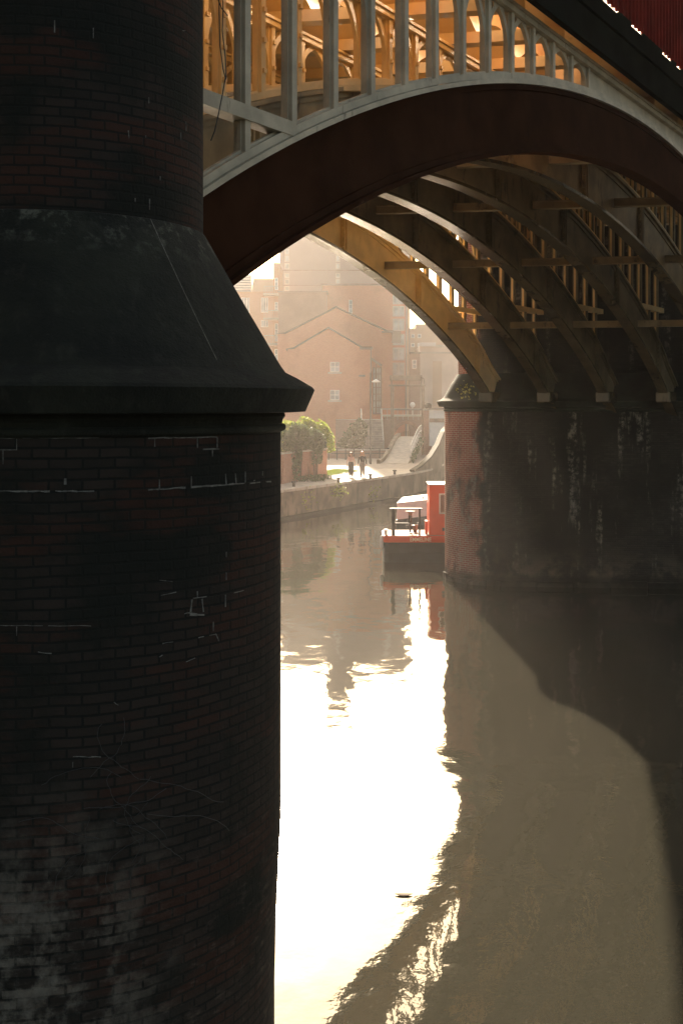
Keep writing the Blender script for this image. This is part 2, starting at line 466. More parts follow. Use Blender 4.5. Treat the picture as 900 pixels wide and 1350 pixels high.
# weeds rooted in the wall
def leaf_quads(b, n, fn, size, flat=0.0):
    for _ in range(n):
        p = Vector(fn()); s = size * random.uniform(.6, 1.3)
        u = Vector((random.gauss(0, 1), random.gauss(0, 1), random.gauss(0, 1))).normalized()
        v = u.orthogonal().normalized()
        v.rotate(Matrix.Rotation(random.uniform(0, 6.28), 3, u))
        w = u.cross(v)
        b.quad([p - v * s, p + w * s * .55, p + v * s, p - w * s * .55])
def bank_x(y):
    for i in range(len(bank) - 1):
        if bank[i][1] <= y <= bank[i + 1][1]:
            t = (y - bank[i][1]) / (bank[i + 1][1] - bank[i][1]); return bank[i][0] + t * (bank[i + 1][0] - bank[i][0])
for (yy, z, n, lab) in ((64.4, .95, 70, 'small pale weed low on canal wall close to the near pier'), (67.8, 1.15, 150, 'largest tuft of weeds hanging down the canal wall'), (72.2, .75, 60, 'thin weed tuft on canal wall below the two walkers')):
    b = MB(); x = bank_x(yy) + .32
    leaf_quads(b, n, lambda: (random.gauss(0, .28), random.gauss(0, .16) - .1, random.gauss(0, .28)), .075)
    o = b.build('wall_weed', M['leaf_light'])
    o.location = (x, yy, z)
    tag(o, lab, 'weed', 'weeds on the canal wall')

# mooring bollards
def bollard_mb():
    b = MB(); b.lathe((0, 0, 0), [(.10, 0), (.085, .05), (.075, .20), (.13, .23), (.14, .29), (.10, .32)], 12); return b
bol = None
for i, (px, py, lab) in enumerate(((387, 640, 'squat mooring bollard on coping below the ivy'), (446, 634.5, 'mooring bollard on coping left of the walkers'), (488, 629.5, 'mooring bollard on coping right of the walkers'), (520, 624, 'farthest mooring bollard on coping below the ramp'))):
    d = 70.0
    for _ in range(20): d = (EYE - 1.66) * F / (py - HZ + 1.5)
    x = (px - CX) * d / F
    if bol is None: o = bol = bollard_mb().build('mooring_bollard', M['dark_metal'], smooth=False)
    else: o = bol.copy(); COL.objects.link(o)
    o.location = (x, d, 1.66); tag(o, lab, 'bollard', 'mooring bollards along the canal edge')

# ------------------------------------------------------------------ piers
def stadium(cx_, cy_, nose, length, rad, n=40):
    """open plan path: far side end -> round nose -> near side end; returns points and normals"""
    nx, ny = nose
    tx, ty = -ny, nx
    out = []
    for k in range(5):
        t = length * (1 - k / 4)
        if k == 4: break
        out.append(((cx_ - nx * t + tx * rad), (cy_ - ny * t + ty * rad)))
    for k in range(n + 1):
        a = PI / 2 - PI * k / n
        dx = nx * math.cos(a) + tx * math.sin(a); dy = ny * math.cos(a) + ty * math.sin(a)
        out.append((cx_ + dx * rad, cy_ + dy * rad))
    for k in range(1, 5):
        t = length * k / 4
        out.append(((cx_ - nx * t - tx * rad), (cy_ - ny * t - ty * rad)))
    return out

def pier_shell(b, c, nose, length, prof, uref, n=40):
    rings = []
    for rad, z in prof:
        rings.append([(p[0], p[1], z) for p in stadium(c[0], c[1], nose, length, rad, n)])
    # arc length at a reference radius so that the bricks keep their size round the nose
    ref = stadium(c[0], c[1], nose, length, uref, n); u = [0]
    for i in range(1, len(ref)): u.append(u[-1] + (Vector(ref[i]) - Vector(ref[i - 1])).length)
    for i in range(len(rings) - 1):
        for k in range(len(ref) - 1):
            b.quad([rings[i][k], rings[i][k + 1], rings[i + 1][k + 1], rings[i + 1][k]],
                   [(u[k], prof[i][1]), (u[k + 1], prof[i][1]), (u[k + 1], prof[i + 1][1]), (u[k], prof[i + 1][1])])
        b.quad([rings[i][-1], rings[i][0], rings[i + 1][0], rings[i + 1][-1]], [(0, prof[i][1]), (2, prof[i][1]), (2, prof[i + 1][1]), (0, prof[i + 1][1])])
    b.quad(rings[-1], [(0, 0)] * len(ref))

def make_pier(name, label, c, nose, length, r_low, r_up, mat_b, mat_s, z_cap, cone, zoff=0.0, top=12.55, foot=-.055):
    t = thing(name, label, 'pier', (c[0], c[1], 0))
    z = lambda v: v + zoff
    b = MB(); pier_shell(b, (0, 0), nose, length, [(r_low + foot, -.9), (r_low + foot, 1.3), (r_low + foot * .75, 1.9), (r_low, 2.7), (r_low, z(6.08))], r_low)
    b.build('brick_shaft', mat_b, t)
    b = MB()
    prof = [(r_low - .02, z(6.06)), (r_low + .012, z(6.075))]
    for k in range(7):
        a = -PI / 2 + PI * k / 6
        prof.append((r_low + .012 + .034 * math.cos(a), z(6.11) + .034 * math.sin(a)))
    prof += [(r_low + .012, z(6.150)), (r_low + .02, z(6.18)), (r_low + .04, z(6.205)), (r_low + .03, z(6.235)), (r_low + .215, z(6.245)), (r_low + .295, z(6.43)), (r_low + .275, z(6.455))]
    prof += cone
    pier_shell(b, (0, 0), nose, length, prof, r_low)
    b.build('stone_cap', mat_s, t)
    b = MB(); pier_shell(b, (0, 0), nose, length, [(r_up, z_cap - .1), (r_up, top)], r_up)
    b.build('upper_shaft', mat_b, t)
    return t

NC, NL, NU = (-2.48, 9.8), 1.955, 1.28
near_cone = [(2.10, 6.53), (2.0, 6.58), (1.955, 6.64), (1.63, 7.19), (1.30, 7.765), (1.24, 7.785)]
NOSE_N = Vector((.984, -.176)).normalized()
near_pier = make_pier('brick_pier', 'huge sooty round-nosed brick pier with sloping stone cap filling the left', NC, NOSE_N, 13.0, NL, NU, M['brick_near'], M['stone_soot'], 7.785, near_cone)
FC, FL, FU = (5.72, 41.5), 1.95, 1.47
far_cone = [(2.10, 6.50), (2.02, 6.55), (1.975, 6.62), (1.73, 7.05), (1.49, 7.42), (1.42, 7.44)]
NOSE_F = Vector((-.994, .10)).normalized()
far_pier = make_pier('brick_pier', 'stained brick pier with reddish rounded end standing beside the red boat', FC, NOSE_F, 15.0, FL, FU, M['brick_far'], M['stone_soot_far'], 7.44, far_cone, foot=0.0)

# rough stone footing of the far pier
b = MB()
pl = stadium(0, 0, NOSE_F, 15.0, FL + .05, 26)
for i in range(len(pl) - 1):
    p, q = Vector(pl[i]), Vector(pl[i + 1])
    n = max(1, int((q - p).length / 1.1))
    for k in range(n):
        a, e = p.lerp(q, k / n), p.lerp(q, (k + 1) / n)
        nrm = Vector((-(q - p).y, (q - p).x)).normalized() * -1
        if nrm.dot(a) < 0: nrm = -nrm
        dz = random.uniform(-.09, .09); oo = nrm * random.uniform(-.03, .05)
        b.prism([tuple(a + oo), tuple(e + oo), tuple(e - nrm * .3), tuple(a - nrm * .3)], -.8, .20 + dz * .7)
b.build('stone_footing', M['brick_far'], far_pier, bevel=.03)

# pale mortar lines on the near pier, found where the eye meets the round brickwork
def on_pier(px, py, rad, c=NC):
    kx = (px - CX) / F
    a = kx * kx + 1; bb = -2 * (kx * c[0] + c[1]); cc = c[0]**2 + c[1]**2 - rad * rad
    dsc = bb * bb - 4 * a * cc
    d = (-bb - math.sqrt(max(dsc, 0))) / (2 * a)
    return Vector((kx * d, d, EYE - (py - HZ) * d / F))
mo = MB()
def mline(x0, y0, x1, y1, w=2.0, rad=NL + .001):
    n = max(2, int(math.hypot(x1 - x0, y1 - y0) / 7)); hw = w * .5 * 8.2 / F
    pts = [on_pier(x0 + (x1 - x0) * k / n, y0 + (y1 - y0) * k / n + random.uniform(-.5, .5), rad) for k in range(n + 1)]
    for p, q in zip(pts, pts[1:]):
        d = (q - p)
        if d.length < 1e-4 or random.random() < .07: continue
        out = Vector((p.x - NC[0], p.y - NC[1], 0)).normalized()
        sv = d.cross(out).normalized()
        h0, h1 = hw * random.uniform(.35, 1.15), hw * random.uniform(.35, 1.15)
        o = out * .004; i_ = out * -.01
        A, B, C_, D_ = p - sv*h0, q - sv*h1, q + sv*h1, p + sv*h0
        mo.quad([A+o, B+o, C_+o, D_+o]); mo.quad([A+i_, B+i_, B+o, A+o]); mo.quad([C_+i_, D_+i_, D_+o, C_+o])
for l in ((195,577.5,286,576,2),(0,577.5,130,577.5,1.2),(204,578,204,589,1.5),(260,578,260,590,1.5),(286,577,286,590,1.8),(267,592.5,289,592,1.8),(280,593,280,602,1.5),
          (22,578,22,594,1.2),(0,593,22,593,1.2),(4,594,4,612,1.2),
          (0,647.5,124,647.5,2.4),(86,631,86,646,3),(195,646,357,635,2.6),(210,632,210,645,1.8),(252,628,252,642,1.6),(297,625,298,639,1.6),(310,624,311,637,1.6),(323,622,323,636,1.8),(346,621,346,633,1.5),(334,634,338,632,1.5),
          (298,721,298,734,1.8),(298,755,298,765,1.5),(297,784,297,800,1.8),(308,782,321,778,1.6),(210,765,236,767,.9),(212,785,232,781,1.1),
          (251,807,253,790,2.2),(268,807,266,789,2.0),(250,810,269,811,4),(254,789,272,787,1.6),(260,780,260,788,1.5),(243,809,250,808,1.2),
          (281,820,281,832,1.2),(284,835,288,845,1.5),(254,842,283,836,1.1),(214,849,228,846,1.2),(50,860,68,862,1.2),(22,826,22,838,1.2),(0,825,120,825,.8),
          (245,873,257,868,1.0),(150,926,156,930,1.0),(210,866,214,864,1),(96,998,124,998,1.2),(96,998,96,1012,1.2),(120,998,133,998,1.1)):
    mline(*l)
for l in ((72,26,72,43,2.2),(123,36,123,50,1.2),(196,128,196,136,1.3),(169,172,170,182,1.2),(192,178,192,184,1.2),(238,174,238,184,1.0),(178,255,178,266,1.3),(197,262,197,276,1.5),(245,160,245,172,.9),(211,232,211,238,.9),(240,40,244,40,.8)):
    mline(*l, rad=NU + .001)
# the open joint running down the conical cap
pts = []
a0 = on_pier(199, 305, NU + .03)
ang0 = math.atan2(a0.y - NC[1], a0.x - NC[0]); 
for k in range(15):
    t = k / 14
    rad = 1.30 + (1.955 - 1.30) * t; zz = 7.765 + (6.64 - 7.765) * t
    a = ang0 + .055 * t
    pts.append(Vector((NC[0] + math.cos(a) * rad, NC[1] + math.sin(a) * rad, zz)))
for p, q in zip(pts, pts[1:]):
    out = Vector((p.x - NC[0], p.y - NC[1], 0)).normalized(); out = (out + Vector((0, 0, .55))).normalized()
    sv = (q - p).cross(out).normalized() * .0035
    mo.quad([p - sv + out*.004, q - sv + out*.004, q + sv + out*.004, p + sv + out*.004])
mo.v = [(v[0] - NC[0], v[1] - NC[1], v[2]) for v in mo.v]
mo.build('mortar_repair', M['mortar'], near_pier)

# bare creeper stems clinging to the near pier
cr = thing('dead_creeper', 'bare wiry creeper stems clinging low on the big left pier', 'creeper', (-1.9, 7.95, 3.2))
b = MB()
for k in range(16):
    x, y = random.uniform(110, 200), random.uniform(1015, 1120); a = random.uniform(0, 6.28); pts = []
    for j in range(16):
        pts.append(on_pier(x, y, NL + .015) - cr.location)
        a += random.uniform(-.45, .45); x += 8 * math.cos(a); y += 6 * math.sin(a)
    b.tube(pts, .0022, 5)
b.build('stem', M['dark_metal'], cr)

# yellow-green weed on the far pier's cap
b = MB(); leaf_quads(b, 46, lambda: (random.gauss(0, .17), random.gauss(0, .05), random.gauss(0, .15)), .055)
o = b.build('cap_weed', M['weed']); o.location = at(613, 516, 39.75); tag(o, 'yellow weed sprouting on the sloping stone cap of the stained pier', 'weed')

# ------------------------------------------------------------------ the viaduct
X1, D1, SPX, SPD, TH, L, RISE, Z0, DEP, ELL = 5.12791715, 39.1139960, 1.93773586, -.347236738, .558582528, 31.5169463, 4.48964757, 6.59931942, 1.16835130, .104936547
ZC = 12.7265
RAD = (L * L / 4 + RISE * RISE) / (2 * RISE)
def arch(s):
    x = s - L / 2
    a = math.sqrt(max(RAD * RAD - x * x, 0)) - (RAD - RISE)
    e = RISE * math.sqrt(max(1 - (2 * s / L - 1)**2, 0))
    return Z0 + a + ELL * (e - a) if 0 <= s <= L else Z0 + a
u = Vector((-math.sin(TH), -math.cos(TH))); nrm = Vector((math.cos(TH), -math.sin(TH)))
base6 = Vector((X1 + 5 * SPX, D1 + 5 * SPD))
vp = thing('railway_viaduct', 'cast iron arched railway viaduct with red outer rib and cream spandrels', 'bridge', (base6.x, base6.y, 0), math.atan2(u.y, u.x))
off = Vector((-SPX, -SPD)); OX, OY = off.dot(u), off.dot(nrm)      # one rib further from the viewer
S0, S1 = -1.6, L + .9
SS = [S0 + (S1 - S0) * k / 90 for k in range(91)]
def band(b, y0, y1, f0, f1, ss=SS):
    """curved bar following the arch between two height functions"""
    n = len(b.v)
    for s in ss:
        z0, z1 = f0(s), f1(s)
        b.v += [(s, y0, z0), (s, y1, z0), (s, y1, z1), (s, y0, z1)]
    for i in range(len(ss) - 1):
        for k in range(4):
            k2 = (k + 1) % 4
            b.f.append((n + i*4 + k, n + i*4 + k2, n + (i+1)*4 + k2, n + (i+1)*4 + k)); b.uv.append(None)
    b.f.append((n, n+1, n+2, n+3)); b.uv.append(None)
    m = n + (len(ss) - 1) * 4
    b.f.append((m+3, m+2, m+1, m)); b.uv.append(None)
lo = lambda s: arch(s)
def make_rib(outer, paint='rib_shade'):
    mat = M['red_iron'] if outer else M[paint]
    w = MB(); band(w, -.20, -.12, lambda s: lo(s) + .07, lambda s: lo(s) + DEP - .04)
    rib = w.build('arch_rib', mat, vp)
    fl = MB(); band(fl, -.33, 0.0, lo, lambda s: lo(s) + .07)
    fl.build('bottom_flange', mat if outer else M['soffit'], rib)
    tf = MB(); band(tf, -.30, -.02, lambda s: lo(s) + DEP - .04, lambda s: lo(s) + DEP + .03)
    tf.build('top_flange', M['cream_face'] if outer else mat, rib)
    md = MB()
    band(md, -.12, -.085, lambda s: lo(s) + .07, lambda s: lo(s) + .16); band(md, -.12, -.085, lambda s: lo(s) + DEP - .13, lambda s: lo(s) + DEP - .04)
    if not outer:
        for s in (.9, 5.1, 9.4, 13.6, 17.9, 22.1, 26.4, 30.6):
            dz = .0
            for q in (-.07, .07):
                md.box((s + q - .02, -.30, lo(s) + .07), (s + q + .02, -.02, lo(s) + DEP - .05))
            for k in range(7):
                zb = lo(s) + .16 + k * .135
                for q in (-.13, .13): md.box((s + q - .025, -.09, zb), (s + q + .025, -.045, zb + .05))
    md.build('joint_plate', mat, rib)
    if not outer:
        sh = MB()
        for s, sg in ((-.25, 1),):
            sh.box((s - .45, -.42, lo(0) - .22), (s + .38, .09, lo(0) + .16))
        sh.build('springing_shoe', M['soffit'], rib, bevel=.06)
    return rib

POST0, PSP = 19.10, .885
def lancet(a, bb, zs, zt, n=10):
    w = bb - a; hh = zt - zs; m = (a + bb) / 2
    left = []
    for k in range(n + 1):
        t = R(60) * k / n
        left.append((a + w * (1 - math.cos(t)), zs + hh * math.sin(t) / math.sin(R(60))))
    right = [(a + bb - x, z) for x, z in left[:-1]][::-1]
    return left + right
def panel_holes(s0, s1, zc, ext):
    m = .07
    a, bb = s0 + m, s1 - m
    zb0, zb1 = ext(a) + .13, ext(bb) + .13
    zt = zc - .15
    H = zt - max(zb0, zb1)
    if H < .16: return []
    ring = None
    if H > 2.3:
        ring = [((a + bb) / 2 + .27 * math.cos(t), zt - .27 + .27 * math.sin(t)) for t in [2 * PI * q / 20 for q in range(20)]]
        zt -= .64
    hh = min(.95, H * .8)
    zs = zt - hh
    loop = [(a, min(zb0, zs - .01))] + lancet(a, bb, max(zs, max(zb0, zb1) + .02), zt) + [(bb, min(zb1, zs - .01))]
    holes = [loop]
    # small triangular eyes between the lancet head and the chord
    if ring: return holes + [ring]
    z1 = zc - .14
    arc_ = lancet(a, bb, zs, zt)[:11]
    cut = [(x - .075, z + .055) for x, z in arc_]
    pts = [(x, z) for x, z in cut if x > a + .02 and z < z1 - .02]
    if len(pts) >= 3:
        tri = [(a + .015, pts[0][1])] + pts + [(pts[-1][0] + .01, z1), (a + .015, z1)]
        if pts[-1][0] - a > .08:
            holes.append(tri)
            holes.append([(a + bb - x, z) for x, z in tri][::-1])
    return holes
def make_spandrel(outer, rib_i):
    mat = M['cream_face'] if outer else M['cream']
    ext = lambda s: arch(s) + DEP + .035
    b = MB(); posts = MB()
    fn = lambda x, z, side: (x, -.13 if side == 0 else -.19, z)
    half = [POST0 + PSP * k for k in range(14)]
    fn_posts = []
    def panel(s0, s1, mirror):
        holes = panel_holes(s0, s1, ZC, ext)
        n = 6
        outer_l = [(s0 + (s1 - s0) * k / n, ext(s0 + (s1 - s0) * k / n)) for k in range(n + 1)] + [(s1, ZC - .02), (s0, ZC - .02)]
        # transom in the two tallest panels
        loops = [outer_l] + holes
        if mirror: loops = [[(L - x, z) for x, z in l][::-1] for l in loops]
        b.plate(loops, fn)
    for k in range(13):
        panel(half[k], half[k + 1], False); panel(half[k], half[k + 1], True)
    for mir in (False, True):
        n = 24; l0, l1 = L / 2 + .005, POST0
        loop = [(l0 + (l1 - l0) * k / n, ext(l0 + (l1 - l0) * k / n)) for k in range(n + 1)] + [(l1, ZC - .02), (l0, ZC - .02)]
        if mir: loop = [(L - x, z) for x, z in loop][::-1]
        b.plate([loop], fn)
    sp = b.build('spandrel_frame', mat, vp)
    def post_mb(b_, q):
        b_.box((q - .05, -.235, ext(q) + .0), (q + .05, -.08, ZC - .03)); return b_
    for s in half:                                   # the half that shows gets its posts one by one
        post_mb(MB(), s if outer else L - s).build('spandrel_post', mat if outer else M['rib_shade'], sp)  # inner far-half posts darkened, their shade put into the colour
        q = L - s if outer else s
        post_mb(posts, q)
        z = ext(q) + .35
        while z < ZC - .3 and not outer:
            posts.box((q - .03, -.079, z), (q + .03, -.045, z + .06)); z += .42
    tag(posts.build('rear_posts', mat, sp), kind='stuff')
    ch = MB()
    ch.box((-3, -.30, ZC - .13), (L + .4, -.04, ZC)); ch.box((-3, -.33, ZC - .045), (L + .4, .0, ZC - .001))
    ch.build('top_chord', mat, sp)
    # foot moulding on the extrados
    ft = MB(); ssr = [s for s in SS if 0 <= s <= L]
    band(ft, -.26, -.07, lambda s: ext(s) + .001, lambda s: ext(s) + .10, ssr)
    ft.build('foot_moulding', mat, sp)
    # transom and low brace beside the piers
    for sg in (0, 1):
        q0, q1 = (28.85, 31.2) if not sg else (L - 31.2, L - 28.85)
        MB().box((q0, -.27, 9.36), (q1, -.06, 9.52)).build('transom', mat, sp)
    return sp

outer_rib = make_rib(True)
outer_sp = make_spandrel(True, 6)
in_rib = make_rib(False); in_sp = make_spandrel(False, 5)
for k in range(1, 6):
    if k == 1: o = make_rib(False, 'strut')  # nearest inner rib lighter, the light on its web put into the colour
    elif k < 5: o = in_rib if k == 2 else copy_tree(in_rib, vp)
    else: o = make_rib(False, 'cream')  # farthest rib in the light tone, painted as the lit one
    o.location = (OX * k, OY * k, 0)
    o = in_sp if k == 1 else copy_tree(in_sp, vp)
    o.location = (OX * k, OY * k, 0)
# struts between the ribs
st = None
ST_S = [3.05, 7.15, 11.5, 15.75, 20.0, 24.3, 28.4]
for k in range(5):
    for s in ST_S:
        zm = arch(s) + .40
        p = Vector((s + OX * k, OY * k - .21, zm)); q = Vector((s + OX * (k + 1), OY * (k + 1) - .1, zm))
        if st is None:
            b = MB()
            d = q - p
            b.bar((0, 0, 0), d, .22, .03); b.bar((0, 0, .09), d + Vector((0, 0, .09)), .035, .15); b.bar((0, 0, .18), d + Vector((0, 0, .18)), .13, .025)
            st = b.build('cross_strut', M['strut'], vp); o = st
        else:
            o = st.copy(); COL.objects.link(o)
        o.parent = vp; o.location = p
# diagonal wind bracing between ribs, high up
br = None
for k in range(5):
    for j in range(0, 6):
        s0, s1 = ST_S[j], ST_S[j + 1]
        p = Vector((s0 + OX * k, OY * k - .21, arch(s0) + DEP + .02)); q = Vector((s1 + OX * (k + 1), OY * (k + 1) - .1, arch(s1) + DEP + .02))
        if k % 2 == j % 2 and j in (3, 4, 5):
            b = MB(); b.bar((0, 0, 0), q - p, .09, .09); o = b.build('wind_brace', M['cream'], vp); o.location = p
# deck plates, cross beams, fascia and parapets
D0, D9 = -13.0, 58.0
b = MB()                                             # shallow jack arches spanning from cross beam to cross beam
SL0, SL1 = 1.0 + 1.77 * 9, 1.0 + 1.77 * 18               # open bays over the near haunch, shaped to let sun and sky light in
def deck_strip(sa, sb, ya, yb):
    pd = [(sa, 13.62)]
    for k0 in range(-8, 34):
        sA = 1.0 + 1.77 * k0
        if sA < sa - .01 or sA + 1.77 > sb + .01: continue
        for q in range(13):
            t = q / 12
            pd.append((sA + .05 + 1.67 * t, 12.94 + .36 * math.sin(PI * t)))
    pd += [(sb, 13.62)]
    sh_ = lambda y: OX * y / OY
    b.plate2(pd, lambda i, side: (pd[i][0] + sh_(yb if side else ya), yb if side else ya, pd[i][1]))
Y9 = OY * 5 - .38
deck_strip(1.0 - 1.77 * 7, SL0, .158, Y9)
for ya, yb in ((.158, -.62), (-1.45, -2.45), (-3.3, Y9)): deck_strip(SL0, SL1, ya, yb)
deck_strip(SL1, 1.0 + 1.77 * 32, .158, Y9)
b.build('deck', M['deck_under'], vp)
jb = None
for k in range(-2, 22):
    s = 1.0 + 1.77 * k
    b = MB()
    if jb is None:
        d = Vector((OX * 5, OY * 5 - .1, 0))
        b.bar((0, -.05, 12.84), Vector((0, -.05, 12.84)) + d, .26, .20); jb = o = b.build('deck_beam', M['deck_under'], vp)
    else:
        o = jb.copy(); COL.objects.link(o); o.parent = vp
    o.location = (s, 0, 0)
for side in (0, 1):
    y0, y1 = (.16, .28) if side == 0 else (OY*5 - .50, OY*5 - .38)
    sh = 0 if side == 0 else OX * 5
    b = MB(); b.box((D0 + sh, y0, ZC + .004), (D9 + sh, y1, 13.70))
    b.box((D0 + sh, y0 - .0, 13.30), (D9 + sh, y1 + .06, 13.36)); 
    b.build('fascia_girder', M['black_iron'], vp)
    b = MB()
    # ribbed parapet standing on short feet, daylight showing under it
    s = D0
    fz0, fz1 = 13.80, 15.9
    ym = (y0 + y1) / 2
    pts = []
    while s < D9:
        pts += [(s, ym + .03), (s + .10, ym + .03), (s + .13, ym - .03), (s + .20, ym - .03), (s + .23, ym + .03)]; s += .23
    for p, q in zip(pts, pts[1:]):
        if (q[0] - p[0]) > 1e-6: b.quad([(p[0] + sh, p[1], fz0), (q[0] + sh, q[1], fz0), (q[0] + sh, q[1], fz1), (p[0] + sh, p[1], fz1)])
    b.box((D0 + sh, ym - .06, fz1), (D9 + sh, ym + .06, fz1 + .12))
    b.build('parapet', M['parapet_red'], vp)
    b = MB(); s = D0; rr = random.Random(3)
    while s < D9:
        w = rr.choice((.25, .4, .7, 1.3)); b.box((s + sh, y0 + .03, 13.699), (s + w + sh, y1 - .03, 13.81)); s += w + rr.choice((.5, .8, 1.1, 1.3))
    b.build('parapet_foot', M['black_iron'], vp)

# dangling cable in front of the left-hand spandrel
cb = thing('dangling_cable', 'thin black cable hanging in loops before the cream ironwork', 'cable', (-1.15, 11.0, 9.0))
b = MB()
for path in ([(288,-40),(289,20),(290,60),(294,90),(297,102),(293,125),(288,150),(283,172),(278,185)], [(293,-40),(294,10),(293,40),(297,75),(298,102),(296,108)], [(284,-40),(286,-5),(292,10),(300,20)]):
    b.tube([at(x, y, 10.95) - cb.location for x, y in path], .006, 6)
b.build('wire', M['dark_metal'], cb)

# ------------------------------------------------------------------ far buildings
def poly_block(px_pts, d, depth, mat, name, parent):
    b = MB(); o = parent.location
    pts = [at(x, y, d) - o for x, y in px_pts]
    b.plate2(pts, lambda i, side: (pts[i].x, pts[i].y + (depth if side else 0), pts[i].z))
    return b.build(name, mat, parent)
def block(parent, name, mat, x0, y0, x1, y1, d, depth=.3, out=0.0):
    o = parent.location; a, c = at(x0, y1, d), at(x1, y0, d)
    return MB().box((a.x - o.x, d - out - o.y, a.z - o.z), (c.x - o.x, d - out + depth - o.y, c.z - o.z)).build(name, mat, parent)
def window(parent, x0, y0, x1, y1, d, nx=2, ny=2, frame='white', pane='glass', sill=True, fw=.07):
    o = parent.location; a, c = at(x0, y1, d), at(x1, y0, d)
    ax, az, cx_, cz = a.x - o.x, a.z - o.z, c.x - o.x, c.z - o.z; y = d - o.y
    f = MB()
    f.box((ax, y - .05, az), (ax + fw, y + .1, cz)); f.box((cx_ - fw, y - .05, az), (cx_, y + .1, cz))
    f.box((ax + fw, y - .05, az), (cx_ - fw, y + .1, az + fw)); f.box((ax + fw, y - .05, cz - fw), (cx_ - fw, y + .1, cz))
    for k in range(1, nx):
        x = ax + (cx_ - ax) * k / nx; f.box((x - fw*.4, y - .045, az + fw), (x + fw*.4, y + .1, cz - fw))
    for k in range(1, ny):
        z = az + (cz - az) * k / ny; f.box((ax + fw, y - .04, z - fw*.4), (cx_ - fw, y + .1, z + fw*.4))
    fo = f.build('window', M[frame], parent)
    MB().box((ax + fw*.5, y - .02, az + fw*.5), (cx_ - fw*.5, y + .05, cz - fw*.5)).build('pane', M[pane], fo)
    if sill: MB().box((ax - .22, y - .16, az - .22), (cx_ + .22, y + .05, az - .02)).build('sill', M['concrete'], fo)
    return fo
def gable_roof(parent, px_pts, d, depth, mat, th=.35):
    o = parent.location; b = MB()
    P_ = [at(x, y, d) - o for x, y in px_pts]
    for p, q in zip(P_, P_[1:]):
        b.plate2([0, 1, 2, 3], lambda i, side: [(p.x, p.y - .25, p.z + (0 if side else th)), (q.x, q.y - .25, q.z + (0 if side else th)), (q.x, q.y + depth, q.z + (0 if side else th)), (p.x, p.y + depth, p.z + (0 if side else th))][i])
    return b.build('roof', mat, parent)

# front gabled warehouse
wd = 122
wh = thing('brick_warehouse', 'gabled red brick warehouse front with two small square windows', 'warehouse', at(433, 590, wd))
poly_block([(379, 592), (379, 460), (387, 460), (433, 433), (477, 459), (489, 459), (489, 592)], wd, 5.6, M['facade1'], 'wall', wh)
gable_roof(wh, [(377, 461), (387, 459), (433, 432), (477, 458), (490, 458)], wd, 5.6, M['slate'], .10)
window(wh, 435, 477, 447.5, 490, wd); window(wh, 435, 514, 447.5, 527, wd)
block(wh, 'downpipe', M['lead'], 488.2, 459, 489.6, 592, wd, .12, .13)
block(wh, 'wall_vent', M['lead'], 473, 494, 481, 496.5, wd, .08, .08)
block(wh, 'gutter', M['lead'], 474, 458, 491, 460.5, wd, .2, .22)
# rear gabled warehouse
wd2 = 128
w2 = thing('brick_warehouse', 'taller gabled brick warehouse behind with a tall glazed loading bay', 'warehouse', at(443, 588, wd2))
poly_block([(366, 590), (366, 440), (376, 440), (443, 406), (511, 438), (517, 438), (517, 590)], wd2, 10, M['facade1'], 'wall', w2)
gable_roof(w2, [(364, 441), (376, 439), (443, 405), (511, 437), (519, 437)], wd2, 10, M['slate'], .12)
block(w2, 'gutter', M['lead'], 503, 436.5, 528, 438.5, wd2, .5, .5)
block(w2, 'hopper', M['lead'], 516.5, 438.5, 528, 452, wd2, .5, .45)
lb = window(w2, 491, 484, 503, 546, wd2, 3, 7, 'lead', 'glass', False, .12)
b = MB(); o_ = w2.location
b.bar(at(488.5, 472, wd2 - .4) - o_, at(503, 482, wd2 - .4) - o_, .25, .25); b.bar(at(488.7, 472, wd2 - .4) - o_, at(488.7, 550, wd2 - .4) - o_, .14); b.bar(at(496, 477, wd2 - .4) - o_, at(496, 546, wd2 - .4) - o_, .10); b.bar(at(502, 482, wd2 - .4) - o_, at(502, 546, wd2 - .4) - o_, .10)
b.build('hoist_frame', M['lead'], w2)
# orange brick block with glass stair tower
wd3 = 140
w3 = thing('brick_block', 'flat topped orange brick block with a glazed stair tower', 'building', at(480, 584, wd3))
poly_block([(425, 586), (425, 376), (534, 376), (534, 586)], wd3, 12, M['facade2'], 'wall', w3)
block(w3, 'roof', M['lead'], 423, 373.8, 536, 376, wd3, 12.4, .25)
window(w3, 459.5, 395, 464.5, 413, wd3, 1, 3, 'white', 'glass', False, .08)
for (y0, y1) in ((389, 401), (403, 417), (420, 436), (440, 455), (458, 475), (478, 495)):
    window(w3, 517.5, y0, 533, y1, wd3, 2, 1, 'grey_metal', 'glass', False, .14)
block(w3, 'downpipe', M['tan_render'], 536.2, 388, 538.6, 586, wd3, .4, .2)
# brown side wing
wd4 = 137
w4 = thing('brick_wing', 'plain brown brick wing with flat roof beside the orange block', 'building', at(400, 585, wd4))
poly_block([(367, 587), (367, 385), (431, 385), (431, 587)], wd4, 3, M['facade3'], 'wall', w4)
block(w4, 'roof', M['lead'], 366, 383.4, 432, 385, wd4, 3.2, .2)
